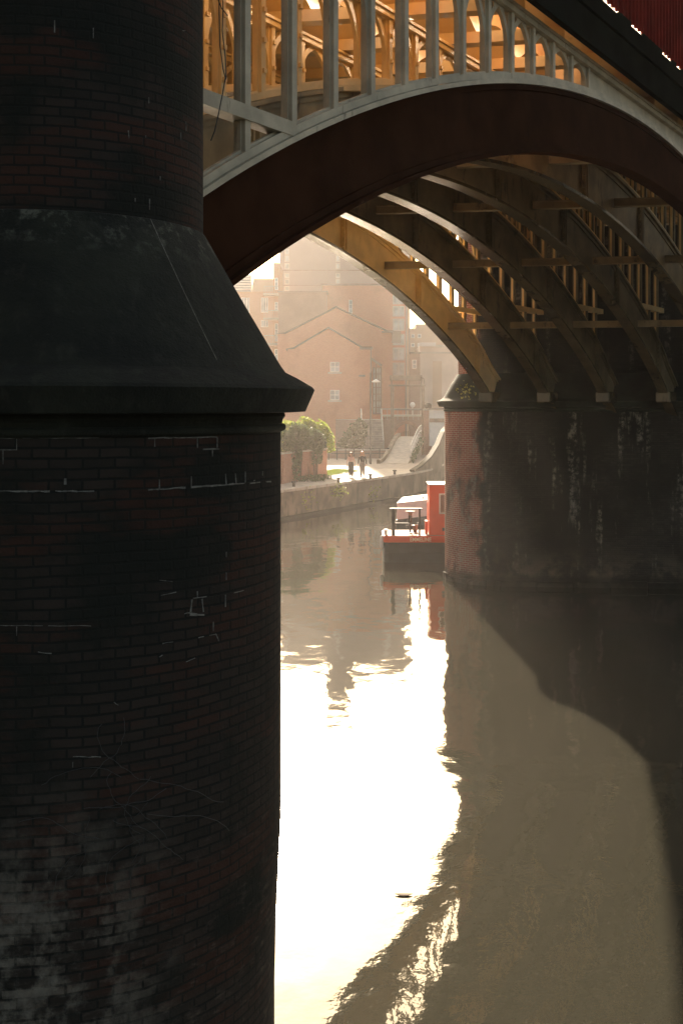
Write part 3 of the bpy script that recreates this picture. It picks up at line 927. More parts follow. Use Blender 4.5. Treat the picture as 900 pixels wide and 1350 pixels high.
# tall grey tower
wd5 = 165
w5 = thing('tower_block', 'tall hazy grey lilac tower with two strips of windows', 'tower block', at(450, 577, wd5))
zt = lambda z: HZ - (z - EYE) * F / wd5
poly_block([(368.5, 577), (368.5, zt(31.6)), (430, zt(31.6)), (430, zt(38.8)), (462, zt(38.8)), (462, zt(33)), (540, zt(33)), (540, 577)], wd5, 14, M['tower'], 'wall', w5)
block(w5, 'floor_band', M['lead'], 368.3, 355.5, 540.2, 356.8, wd5, .1, .1)
block(w5, 'floor_band', M['lead'], 368.3, 375.5, 540.2, 376.4, wd5, .1, .1)
for (x0, x1) in ((375.2, 381.5), (442.5, 448), (508, 516)):
    for (y0, y1) in ((318, 326), (327.5, 335.5), (336, 345), (346.5, 354.5), (360, 366.5), (367.5, 374.5), (377, 383)):
        window(w5, x0, y0, x1, y1, wd5, 1, 1, 'grey_metal', 'glass', False, .1)
# left flats with balconies
wd6 = 150
w6 = thing('apartment_block', 'orange brick flats with slab balconies at the left', 'apartment block', at(330, 580, wd6))
poly_block([(270, 582), (270, 384), (360, 384), (360, 582)], wd6, 12, M['facade_apt'], 'wall', w6)
poly_block([(333, 384.1), (334, 367), (360, 367), (360, 384.1)], wd6 + .6, 9, M['tan_render'], 'attic', w6)
poly_block([(360.2, 582), (360.2, 346), (368, 346), (368, 582)], wd6 - .5, 10, M['facade_apt'], 'stair_shaft', w6)
b = MB(); o_ = w6.location
for k in range(6):
    y = 364 + k * 3.4; p, q = at(300, y, wd6 - .3) - o_, at(332.5 - k*.35, y, wd6 - .3) - o_
    b.box((p.x, p.y - .3, p.z - .1), (q.x, q.y, q.z + .08))
b.build('roof_louvre', M['white'], w6)
poly_block([(270, 384.2), (270, 362), (331, 362), (331, 384.2)], wd6 + .2, 8, M['glass'], 'attic_glazing', w6)
for y in (388, 420, 453, 486):
    block(w6, 'balcony', M['concrete'], 348, y, 367, y + 2.2, wd6 - .5, 1.6, 1.6)
    rail = MB(); 
    for k in range(9):
        p = at(348.3 + k * 2.3, y - 11, wd6 - 2.05) - o_; q = at(348.3 + k * 2.3, y, wd6 - 2.05) - o_; rail.bar(q, p, .05)
    rail.bar(at(348, y - 11, wd6 - 2.05) - o_, at(367, y - 11, wd6 - 2.05) - o_, .09); rail.build('balcony_rail', M['grey_metal'], w6)
for (y0, y1) in ((366, 382), (398, 410), (426, 450), (460, 482)):
    window(w6, 362, y0, 366.5, y1, wd6 - .5, 1, 3, 'white', 'glass', False, .08)
for (y0, y1) in ((392, 412), (422, 431), (456, 468), (490, 502)):
    window(w6, 344, y0, 353.5, y1, wd6, 3, 1, 'white', 'glass', False, .08)
    window(w6, 318, y0, 329, y1, wd6, 3, 1, 'white', 'glass', False, .08)
# right pale buildings
w7 = thing('office_building', 'pale tan stepped office far off beside the drainpipe', 'building', at(548, 576, 172))
poly_block([(536, 577), (536, 433), (548, 433), (548, 427), (600, 427), (600, 577)], 172, 14, M['tan_render'], 'wall', w7)
for y in (440, 452, 464, 476, 488):
    for x in (541.5, 550): window(w7, x, y, x + 5, y + 5.5, 172, 1, 1, 'white', 'glass', False, .12)
w8 = thing('rendered_building', 'pale rendered building with one tall tan recess, right of gantry', 'building', at(582, 577, 160))
poly_block([(553, 579), (553, 456), (616, 456), (616, 579)], 160, 10, M['pale_render'], 'wall', w8)
block(w8, 'cornice', M['white'], 552, 451.5, 574, 456.5, 160, 1.2, .5)
block(w8, 'cornice', M['concrete'], 574, 454.5, 617, 458, 160, 1.0, .3)
block(w8, 'recess_panel', M['tan_render'], 570, 476, 582, 538, 160, .1, .06)
block(w8, 'string_course', M['concrete'], 552.6, 464, 617, 466, 160, .2, .18)
w9 = thing('brick_corner_building', 'small brown brick building between stair tower and pale render', 'building', at(546, 577, 152))
poly_block([(539.5, 583), (539.5, 466), (553.5, 466), (553.5, 583)], 152, 6, M['facade3'], 'wall', w9)
block(w9, 'roof', M['slate'], 539, 464, 554, 466, 152, 6.2, .3)
window(w9, 543, 474, 549, 486, 152, 1, 2, 'white', 'glass', False, .1)
kx = thing('timber_kiosk', 'small white panelled kiosk with dark band by far pier end', 'kiosk', at(574, 585, 104))
block(kx, 'wall', M['white'], 566.5, 540, 585, 588, 104, 2.2)
block(kx, 'sign_band', M['timber'], 566, 551.5, 585.5, 556.5, 104, .1, .09)
block(kx, 'roof', M['lead'], 565, 537.5, 586.5, 540, 104, 2.5, .2)

# ------------------------------------------------------------------ yard: stairs, bridge, gantry, ramp, lamp, railings
stc = thing('stone_staircase', 'broad stone steps rising between white handrails to the warehouse', 'stairs', at(490, 597, 104))
o_ = stc.location; b = MB()
xa, xb = at(476, 590, 106).x - o_.x, at(505, 590, 106).x - o_.x
for k in range(15):
    b.box((xa, k * .38, -.5), (xb, (k + 1) * .38 + (6 if k == 14 else 0), .10 + k * .205))
b.build('step', M['paving'], stc, bevel=.02)
b = MB(); b.box((xa - 2.4, 5.4, -.5), (xa - .02, 11.5, 2.95)); b.box((xb + .02, 5.4, -.5), (xb + 1.0, 11.5, 2.95)); b.build('terrace_wall', M['facade3'], stc)
for x in (xa + .05, xb - .05):
    b = MB(); b.tube([(x, 0, .1), (x, 0, 1.15), (x, 5.5, 4.0), (x, 6.5, 4.0), (x, 6.5, 3.0)], .05, 6)
    for k in (3, 7, 11): b.tube([(x, k * .38 + .2, .1 + k * .2), (x, k * .38 + .2, 1.2 + k * .2)], .03, 6)
    b.build('handrail', M['grey_metal'], stc)
b = MB(); 
for k in range(12): x = xb + .02 + k * .5; b.bar((x, 5.6, 2.95), (x, 5.6, 4.0), .04)
b.bar((xb, 5.6, 4.0), (xb + 5.6, 5.6, 4.0), .08); b.bar((xb, 5.6, 3.4), (xb + 5.6, 5.6, 3.4), .04)
b.build('terrace_rail', M['grey_metal'], stc)

ab = thing('brick_arch_bridge', 'small brick arch bridge behind the gantry', 'bridge', at(536, 594, 112))
o_ = ab.location
hole = [(520, 592)] + [(536 - 16 * math.cos(PI * k / 16), 577 - 18 * math.sin(PI * k / 16)) for k in range(17)] + [(552, 592)]
out_l = [(507, 592), (520, 592)] ; 
loop = [(507, 592)] + hole + [(563, 592), (563, 549), (507, 549)]
b = MB(); pp = [at(x, y, 112) - o_ for x, y in loop]
b.plate([[(p.x, p.z) for p in pp]], lambda x, z, side: (x, 0 if side == 0 else 4.0, z))
b.build('arch_wall', M['facade3'], ab)
b = MB()
for k in range(24):
    a0, a1 = PI * k / 24 + .012, PI * (k + 1) / 24 - .012
    q = [at(536 - rx * math.cos(a), 577 - rz * math.sin(a), 112) - o_ for (rx, rz, a) in ((16, 18, a0), (16, 18, a1), (20, 22.5, a1), (20, 22.5, a0))]
    b.plate2(q, lambda i, side: (q[i].x, -.12 if side == 0 else .1, q[i].z))
b.build('arch_ring', M['garden'], ab)
block(ab, 'coping', M['coping'], 506, 547, 564, 549, 112, 4.3, .2)
b = MB()
for k in range(14):
    x = (at(520 + k * 2.4, 590, 112) - o_).x; b.bar((x, 2.0, -.2), (x, 2.0, 1.9 - .02 * (k - 7)**2), .06)
b.bar(((at(519, 590, 112) - o_).x, 2.0, 1.0), ((at(553, 590, 112) - o_).x, 2.0, 1.0), .08)
b.build('picket', M['timber'], ab)
gl = MB(); gl.lathe((0, 0, 0), [(.03, 0), (.03, .7), (.06, .72), (.2, .82), (.27, 1.0), (.2, 1.2), (.06, 1.27)], 12)
o = gl.build('globe_lamp', M['white'], smooth=False); o.location = at(543.5, 549, 113); o.location.z = (at(543, 547, 112)).z; tag(o, 'white globe lamp on the small brick arch bridge', 'lamp')

ga = thing('timber_gantry', 'tall brown portal gantry with two cross beams straddling the footbridge', 'gantry', at(537, 600, 107))
o_ = ga.location
def gbar(name, p, q, w, h, mat='timber', d=107):
    b = MB(); b.bar(at(p[0], p[1], d) - o_, at(q[0], q[1], d) - o_, w, h); return b.build(name, M[mat], ga, bevel=.015)
gbar('post', (517, 600), (517, 508), .30, .34); gbar('post', (557.5, 600), (557.5, 508), .30, .34)
gbar('top_beam', (514, 498), (556, 498), .30, .48, d=107.3); gbar('cross_beam', (513, 508), (560, 508), .36, .16)
gbar('mid_rail', (515, 540), (559, 540), .12, .12, 'lead', 106.8)
gbar('post', (516, 508), (516, 496), .12, .14, d=107.05); gbar('post', (555, 508), (555, 496), .12, .14, d=107.05)
b = MB(); pts = [at(555, 497, 107) - o_, at(559, 499, 107) - o_, at(560, 508, 107) - o_, at(557.5, 514, 107) - o_]; b.tube(pts, .06, 6); b.build('curved_bracket', M['timber'], ga)
bp = thing('brick_gate_pillar', 'reddish brick pillar right of the gantry with round cap', 'pillar', at(564, 597, 105))
o_ = bp.location
block(bp, 'shaft', M['garden'], 559.5, 541, 569, 600, 105, .8)
block(bp, 'cap', M['coping'], 558.5, 538.5, 570, 541, 105, .95, .08)
b = MB(); b.lathe(at(564, 538.6, 105.4) - o_, [(.22, 0), (.34, .15), (.34, .35), (.2, .5), (.05, .55)], 12); b.build('finial', M['stone_soot_far'], bp)

# ramp of the footbridge
fb = thing('ramped_footbridge', 'pale humped footbridge ramp with white side rails', 'footbridge', (4.3, 92, 1.6))
o_ = fb.location; b = MB(); kb = MB(); rl = MB(); bl = MB()
prof = []
for k in range(13):
    t = k / 12; d = 91 + 15 * t; z = 1.64 + 1.75 * (t * t * (3 - 2 * t))
    xl = (501 + (528 - 501) * t ** .8 - CX) * d / F; xr = (537 + (556 - 537) * t - CX) * d / F
    prof.append((Vector((xl, d, z)) - o_, Vector((xr, d, z)) - o_))
for (a, c), (a2, c2) in zip(prof, prof[1:]):
    q = [a, c, c2, a2]; b.plate2(q, lambda i, side: (q[i].x, q[i].y, q[i].z - (1.2 if side else 0)))
    e = Vector((-.28, 0, 0)); q2 = [a + e, a, a2, a2 + e]; kb.plate2(q2, lambda i, side: (q2[i].x, q2[i].y, q2[i].z - (1.2 if side else -.30)))
b.build('ramp_deck', M['path'], fb); kb.build('side_kerb', M['wallstone'], fb)
for (h) in (.55, 1.05):
    rl.tube([c + Vector((-.05, 0, h)) for a, c in prof[3:]], .04, 6)
for a, c in prof[3::1]: rl.tube([c + Vector((-.05, 0, 0)), c + Vector((-.05, 0, 1.05))], .03, 6)
rl.build('side_rail', M['white'], fb)
pl_ = MB()
leaf_quads(pl_, 260, lambda: (lambda t: tuple((prof[0][1].lerp(prof[9][1], t)) + Vector((.35 + random.gauss(0, .12), 0, abs(random.gauss(.1, .22))))))(random.random()), .12)
pl_.v = [(v[0] + o_.x, v[1] + o_.y, v[2] + o_.z) for v in pl_.v]
o = pl_.build('trailing_plant', M['leaf_dark']); tag(o, 'low dark planting along the right foot of the footbridge ramp', 'plant')

rw = thing('ramp_wall', 'mossy stone parapet curving up from canal edge toward far pier', 'wall', (4.9, 79, 1.5))
o_ = rw.location; b = MB(); c_ = MB()
p = [Vector((4.75, 78.9)), Vector((5.5, 81)), Vector((6.3, 83.4)), Vector((7.1, 86.5)), Vector((7.8, 90)), Vector((8.6, 94)), Vector((9.8, 98))]
zz = [1.70, 1.95, 2.45, 3.2, 4.1, 4.6, 4.8]
for i in range(6):
    w = Vector((.26, -.07))
    q = [p[i] , p[i] + w, p[i+1] + w, p[i+1]]; z_ = [zz[i], zz[i], zz[i+1], zz[i+1]]
    b.plate2(q, lambda k, side: (q[k].x - o_.x, q[k].y - o_.y, (-.3 if side else z_[k] - 1.5)))
    q2 = [p[i] - w * .15, p[i] + w * 1.15, p[i+1] + w * 1.15, p[i+1] - w * .15]
    c_.plate2(q2, lambda k, side: (q2[k].x - o_.x, q2[k].y - o_.y, z_[k] - 1.497 + (0 if side else .12)))
b.build('wall_face', M['wallstone'], rw); c_.build('coping', M['moss'], rw)

lp = thing('street_lamp', 'slender grey street lamp with sunlit flat head by the steps', 'street lamp', at(488, 612, 90.6))
o_ = lp.location; b = MB()
b.tube([(0, 0, 0), (0, 0, .9)], .10, 8); b.tube([(0, 0, .9), (0, 0, 3.2)], .06, 8); b.tube([(0, 0, 3.2), (0, 0, 7.3)], .045, 8); b.build('pole', M['dark_metal'], lp)
b = MB(); b.tube([(0, 0, 6.55), (.3, 0, 6.6)], .03, 6); b.build('arm', M['dark_metal'], lp)
b = MB(); b.lathe((.45, 0, 6.5), [(.05, 0), (.34, .04), (.36, .10), (.12, .22), (.04, .30)], 14); b.build('lamp_head', M['white'], lp)

rg = thing('railing', 'low metal two-bar railing behind the two walkers', 'railing', at(470, 606, 97))
o_ = rg.location; b = MB()
for k in range(8):
    x0 = at(433 + k * 11.2, 606, 97).x - o_.x
    MB().bar((x0, 0, 0), (x0, 0, 1.0), .08).build('post', M['dark_metal'], rg)
for z in (.55, .95): b.bar((at(432, 600, 97).x - o_.x, 0, z), (at(513, 600, 97).x - o_.x, 0, z), .07, .06)
b.build('rail', M['dark_metal'], rg)
lw = thing('low_wall', 'low dark brick wall behind the railing', 'wall', at(470, 603, 100))
block(lw, 'wall_face', M['facade3'], 425, 594, 514, 606, 100, .4); block(lw, 'coping', M['concrete'], 424.6, 592.4, 514.4, 594, 100, .5, .05)

# garden wall, hedge, ivy
gw = thing('garden_wall', 'red brick garden wall under the overhanging hedge', 'wall', (-.95, 75, 1.6))
o_ = gw.location; b = MB()
A, B_ = Vector((-.95, 75.0)), Vector((-12.4, 41.0)); n_ = Vector((-(B_ - A).y, (B_ - A).x)).normalized() * -.35
q = [A, B_, B_ + n_, A + n_]
b.prism([(v.x - o_.x, v.y - o_.y) for v in q], -.1, 1.78); b.build('wall_face', M['garden'], gw)
b = MB(); e_ = n_.normalized() * .06
q = [A - e_, B_ - e_, B_ + n_ + e_, A + n_ + e_]; b.prism([(v.x - o_.x, v.y - o_.y) for v in q], 1.783, 1.88); b.build('coping', M['coping'], gw)
for t in (.13, .22):
    c = A.lerp(B_, t) - n_.normalized() * .1
    b = MB(); d = (B_ - A).normalized() * .22
    q = [c - d, c + d, c + d + n_ * .25, c - d + n_ * .25]
    b.prism([(v.x - o_.x, v.y - o_.y) for v in q], -.1, 1.74); b.build('buttress', M['garden'], gw)

def bush(name, label, cat, loc, blobs, n, size, mat, group=None, stem=True):
    t = thing(name, label, cat, loc, group=group)
    b = MB(); tot = sum(bl[3] * bl[4] * bl[5] for bl in blobs)
    for (x, y, z, rx, ry, rz) in blobs:
        k = int(n * rx * ry * rz / tot)
        def f():
            while True:
                v = Vector((random.uniform(-1, 1), random.uniform(-1, 1), random.uniform(-1, 1)))
                r_ = v.length
                if .45 < r_ < 1 and random.random() < .35 + .65 * r_: break
            v *= 1 + .18 * math.sin(5 * v.x + 3 * v.z) * math.cos(4 * v.y)
            return (x + v.x * rx, y + v.y * ry, z + v.z * rz)
        leaf_quads(b, k, f, size)
    b.build('foliage', mat, t)
    if stem:
        s = MB()
        for (x, y, z, rx, ry, rz) in blobs: s.tube([(x * .6, y * .6, -.1), (x * .9, y * .9, z * .6), (x, y, z + rz * .5)], [.07, .05, .015], 6)
        s.build('stem', M['bark'], t)
    return t
bush('hedge', 'bright sunlit hedge bushing over the end of garden wall', 'hedge', (-1.9, 75.6, 1.6), [(-.1, 0, 2.6, 1.15, 1.0, 1.15), (.75, .1, 2.35, .75, .8, .95), (-1.3, -.6, 2.6, 1.0, 1.0, 1.0), (-.5, 0, 3.2, .8, .8, .7), (.5, 0, 3.1, .6, .6, .6), (-2.3, -1.5, 2.7, .9, 1, .9), (-1.5, -3.2, 3.0, .8, 1.2, .7), (-2.2, -5.0, 2.9, .8, 1.2, .7)], 14000, .10, M['leaf_light'])
bush('ivy', 'dark column of ivy hanging down the front of garden wall', 'ivy', (-2.75, 69.1, 1.6), [(0, .1, 2.75, .62, .6, .85), (.35, 1.0, 2.8, .6, .8, .75), (-.05, -.05, 1.8, .46, .35, .9), (.02, -.15, .9, .3, .2, .8), (-.65, -.8, 2.6, .6, .6, .7)], 7500, .075, M['leaf_dark'])
bush('ivy', 'shorter dark ivy spilling over wall between hedge and ivy column', 'ivy', (-1.75, 72.3, 1.6), [(0, 0, 2.5, .72, .7, .75), (.25, .9, 2.3, .6, .6, .7), (.15, -.1, 1.5, .45, .3, .6), (-.5, -.9, 2.6, .6, .7, .7)], 6000, .08, M['leaf_dark'])
bush('shrub', 'dark shrub at the left foot of the stone steps', 'shrub', at(468, 597, 103), [(0, 0, 1.4, 1.0, .8, 1.2), (.5, .3, 2.2, .7, .6, .9), (-.7, 0, .8, .9, .7, .8)], 3000, .13, M['leaf_dark'])
bush('shrub', 'pale shrub by the foot of the garden wall', 'shrub', (-1.9, 69.6, 1.6), [(0, 0, .15, 1.0, .5, .3), (.7, 2.2, .12, .7, .5, .25)], 900, .07, M['leaf_dark'], stem=False)
g = MB()
gpoly = [(-.85, 75.2), (.2, 78.6), (1.2, 80.6), (-.4, 82.5), (-1.2, 80), (-1.5, 77)]
g.prism(gpoly, 1.55, 1.640)
rnd = random.Random(5)
def inside(x, y):
    c = False
    for i in range(len(gpoly)):
        (x1, y1), (x2, y2) = gpoly[i], gpoly[i - 1]
        if (y1 > y) != (y2 > y) and x < (x2 - x1) * (y - y1) / (y2 - y1) + x1: c = not c
    return c
k = 0
while k < 5000:
    x, y = rnd.uniform(-1.6, 1.3), rnd.uniform(75, 82.6)
    if not inside(x, y): continue
    k += 1; a = rnd.uniform(0, 6.28); h = rnd.uniform(.05, .13); w = .012
    dx, dy = math.cos(a) * w, math.sin(a) * w; lx, ly = rnd.gauss(0, .03), rnd.gauss(0, .03)
    g.quad([(x - dx, y - dy, 1.637), (x + dx, y + dy, 1.637), (x + lx, y + ly, 1.637 + h)])
tag(g.build('grass', M['grass']), kind='stuff')

# ------------------------------------------------------------------ boats
bt = thing('canal_boat', 'red and black canal boat with stern rail, half behind far pier', 'boat', at(505, 742.6, 45.5))
bt.location.z = 0; bt.rotation_euler = (0, 0, R(-1.0))
BW = 2.1
hull = [(0.0, .35), (0.06, .06), (.22, 0.0), (9.0, 0.0), (11.0, .5), (11.8, BW/2), (11.0, BW - .5), (9, BW), (.22, BW), (.06, BW - .06), (0, BW - .35)]
MB().prism(hull, -.4, .80).build('hull', M['boat_hull'], bt, bevel=.02)
rub = MB(); rub.box((.1, -.035, .36), (10, -.002, .40)); rub.box((.1, -.03, .74), (10, -.002, .795)); rub.build('rubbing_strake', M['boat_hull'], bt)
band_ = [(-.02, .34), (.05, .03), (.21, -.025), (9.0, -.025), (11.03, .48), (11.83, BW/2), (11.03, BW - .48), (9, BW + .025), (.21, BW + .025), (.05, BW - .03), (-.02, BW - .34)]
MB().prism(band_, .803, 1.075).build('gunwale_band', M['boat_red'], bt, bevel=.012)
MB().prism([(p[0] + .05 if p[0] < 5 else p[0] - .05, min(max(p[1], .05), BW - .05)) for p in band_], 1.0, 1.085).build('stern_deck', M['timber'], bt)
cab = MB(); cab.plate2([0] * 4, lambda i, side: [(1.84, .14, 1.08), (9.2, .14, 1.08), (9.2, BW - .14, 1.08), (1.84, BW - .14, 1.08)][i] if side else [(1.86, .24, 3.08), (9.1, .24, 3.08), (9.1, BW - .24, 3.08), (1.86, BW - .24, 3.08)][i])
cabo = cab.build('cabin', M['boat_red'], bt, bevel=.02)
rf = MB(); rf.box((1.83, .20, 3.082), (9.15, BW - .20, 3.125)); rf.build('roof', M['white'], cabo, bevel=.015)
for x0 in (2.24, 4.0, 5.8):
    wz0, wz1 = 1.93, 2.75; yy = lambda z: .14 + .10 * (z - 1.08) / 2.0
    f = MB(); fw = .055; xx1 = x0 + .75
    for (a, c, e, g_) in ((x0, wz0, x0 + fw, wz1), (xx1 - fw, wz0, xx1, wz1), (x0 + fw, wz0, xx1 - fw, wz0 + fw), (x0 + fw, wz1 - fw, xx1 - fw, wz1)):
        f.plate2([0]*4, lambda i, side: [(a, yy(c), c), (e, yy(c), c), (e, yy(g_), g_), (a, yy(g_), g_)][i] if False else (lambda P_: (P_[0], yy(P_[1]) + (-.03 if side == 0 else .03), P_[1]))([(a, c), (e, c), (e, g_), (a, g_)][i]))
    fo = f.build('window', M['white'], cabo)
    pn = MB(); pn.plate2([0]*4, lambda i, side: (lambda P_: (P_[0], yy(P_[1]) + (-.012 if side == 0 else .03), P_[1]))([(x0 + .02, wz0 + .02), (xx1 - .02, wz0 + .02), (xx1 - .02, wz1 - .02), (x0 + .02, wz1 - .02)][i]))
    pn.build('pane', M['glass_dark'], fo)
MB().box((2.02 + .35, .10, 1.26), (2.02 + .47, .16, 1.38)).build('vent_cover', M['dark_metal'], cabo)
# stern rail: two sides and the end
b = MB()
z1 = 2.17
MB().box((.34, .05, 1.08), (.47, .16, z1 - .04)).build('rail_post', M['dark_metal'], bt)
MB().box((1.42, .06, 1.08), (1.49, .13, z1 - .03)).build('rail_post', M['dark_metal'], bt)
b.box((.26, .05, z1 - .04), (1.55, .12, z1 + .0))
b.build('top_rail', M['grey_metal'], bt)
b = MB(); b.box((.47, .08, 1.54), (1.42, .11, 1.58)); b.build('mid_rail', M['dark_metal'], bt)
b = MB(); b.lathe((.11, .3, 1.075), [(.06, 0), (.06, .16), (.09, .18), (.09, .22)], 10); b.build('mooring_stud', M['white'], bt)
b = MB(); b.lathe((-.05, .28, .55), [(.03, 0), (.07, .05), (.08, .3), (.07, .46), (.02, .5)], 10); b.build('stern_fender', M['white'], bt)
tx = bpy.data.curves.new('boat_name', 'FONT'); tx.body = 'EMMELINE'; tx.size = .235; tx.extrude = .004; tx.align_x = 'LEFT'; tx.space_character = 1.02; tx.offset = .004
to = bpy.data.objects.new('boat_name', tx); COL.objects.link(to); tx.materials.append(M['name_paint'])
bpy.context.view_layer.update()
tme = bpy.data.meshes.new_from_object(to.evaluated_get(bpy.context.evaluated_depsgraph_get())); bpy.data.objects.remove(to)
to = bpy.data.objects.new('boat_name', tme); COL.objects.link(to)
to.parent = bt; to.location = (1.06, -.031, .855); to.rotation_euler = (R(90), 0, 0); to.scale = (.78, .95, 1)
# crate-size kit on deck
b = MB(); b.box((1.70, .45, 1.085), (1.80, .85, 1.62)); b.build('cabin_step', M['boat_red'], bt)
stl = thing('pedestal_stool', 'small pedestal stool with flared seat on the red boat stern', 'stool', (0, 0, 0))
p0 = at(540.5, 702, 46.4); stl.location = (p0.x, p0.y, 1.086)
b = MB(); b.lathe((0, 0, .72), [(.07, 0), (.08, .10), (.20, .14), (.21, .17), (.02, .172)], 14); b.build('seat', M['timber'], stl)
b = MB(); b.lathe((0, 0, 0), [(.20, 0), (.19, .025), (.035, .04), (.035, .40), (.07, .46), (.075, .69), (.06, .722)], 14); b.build('pedestal', M['dark_metal'], stl)
b = MB(); b.tube([(.16 * math.cos(t), .16 * math.sin(t), .30) for t in [k * PI / 8 for k in range(17)]], .012, 5); b.build('foot_ring', M['dark_metal'], stl)
bk = thing('bucket', 'small dark bucket beside the stool on the boat deck', 'bucket', (at(547, 702, 46.7).x, 46.7, 1.086))
b = MB(); b.lathe((0, 0, 0), [(.08, 0), (.11, .28), (.115, .30), (.10, .30), (.075, .03)], 12); b.build('pail', M['timber'], bk)

pb = thing('canal_boat', 'faded pink boat cabin with white roof moored beyond the red boat', 'boat', (2.82, 58.0, 0))
pl4 = [(0, 0), (4.9, 5.6), (4.1, 8.4), (.46, 3.4)]
hl4 = [(-.05, -.12), (5.1, 5.7), (4.2, 8.6), (.42, 3.6)]
MB().prism(hl4, -.4, .45).build('hull', M['boat_hull'], pb, bevel=.02)
cb4 = MB().prism(pl4, .452, 1.27).build('cabin', M['boat_pale'], pb, bevel=.02)
MB().prism([(p[0] * 1.02, p[1] * 1.02) for p in pl4], 1.272, 1.32).build('roof', M['white'], cb4, bevel=.02)
b = MB(); b.lathe((1.5, 2.4, 1.32), [(.05, 0), (.05, .1), (.09, .11), (.09, .14)], 10); b.build('roof_vent', M['dark_metal'], cb4)

# a leaf afloat
lf = MB(); p0 = Vector((.80, 14.6, .004))
pts = [(.10 * math.cos(t) * (1 + .25 * math.sin(3 * t)), .035 * math.sin(t), 0) for t in [k * PI / 8 for k in range(16)]]
lf.plate2(pts, lambda i, side: (pts[i][0], pts[i][1], .012 + .02 * abs(pts[i][0]) * 3 - (.008 if side else 0)))
o = lf.build('floating_leaf', M['bark']); o.location = p0; tag(o, 'dry brown leaf floating on the bright water', 'leaf')

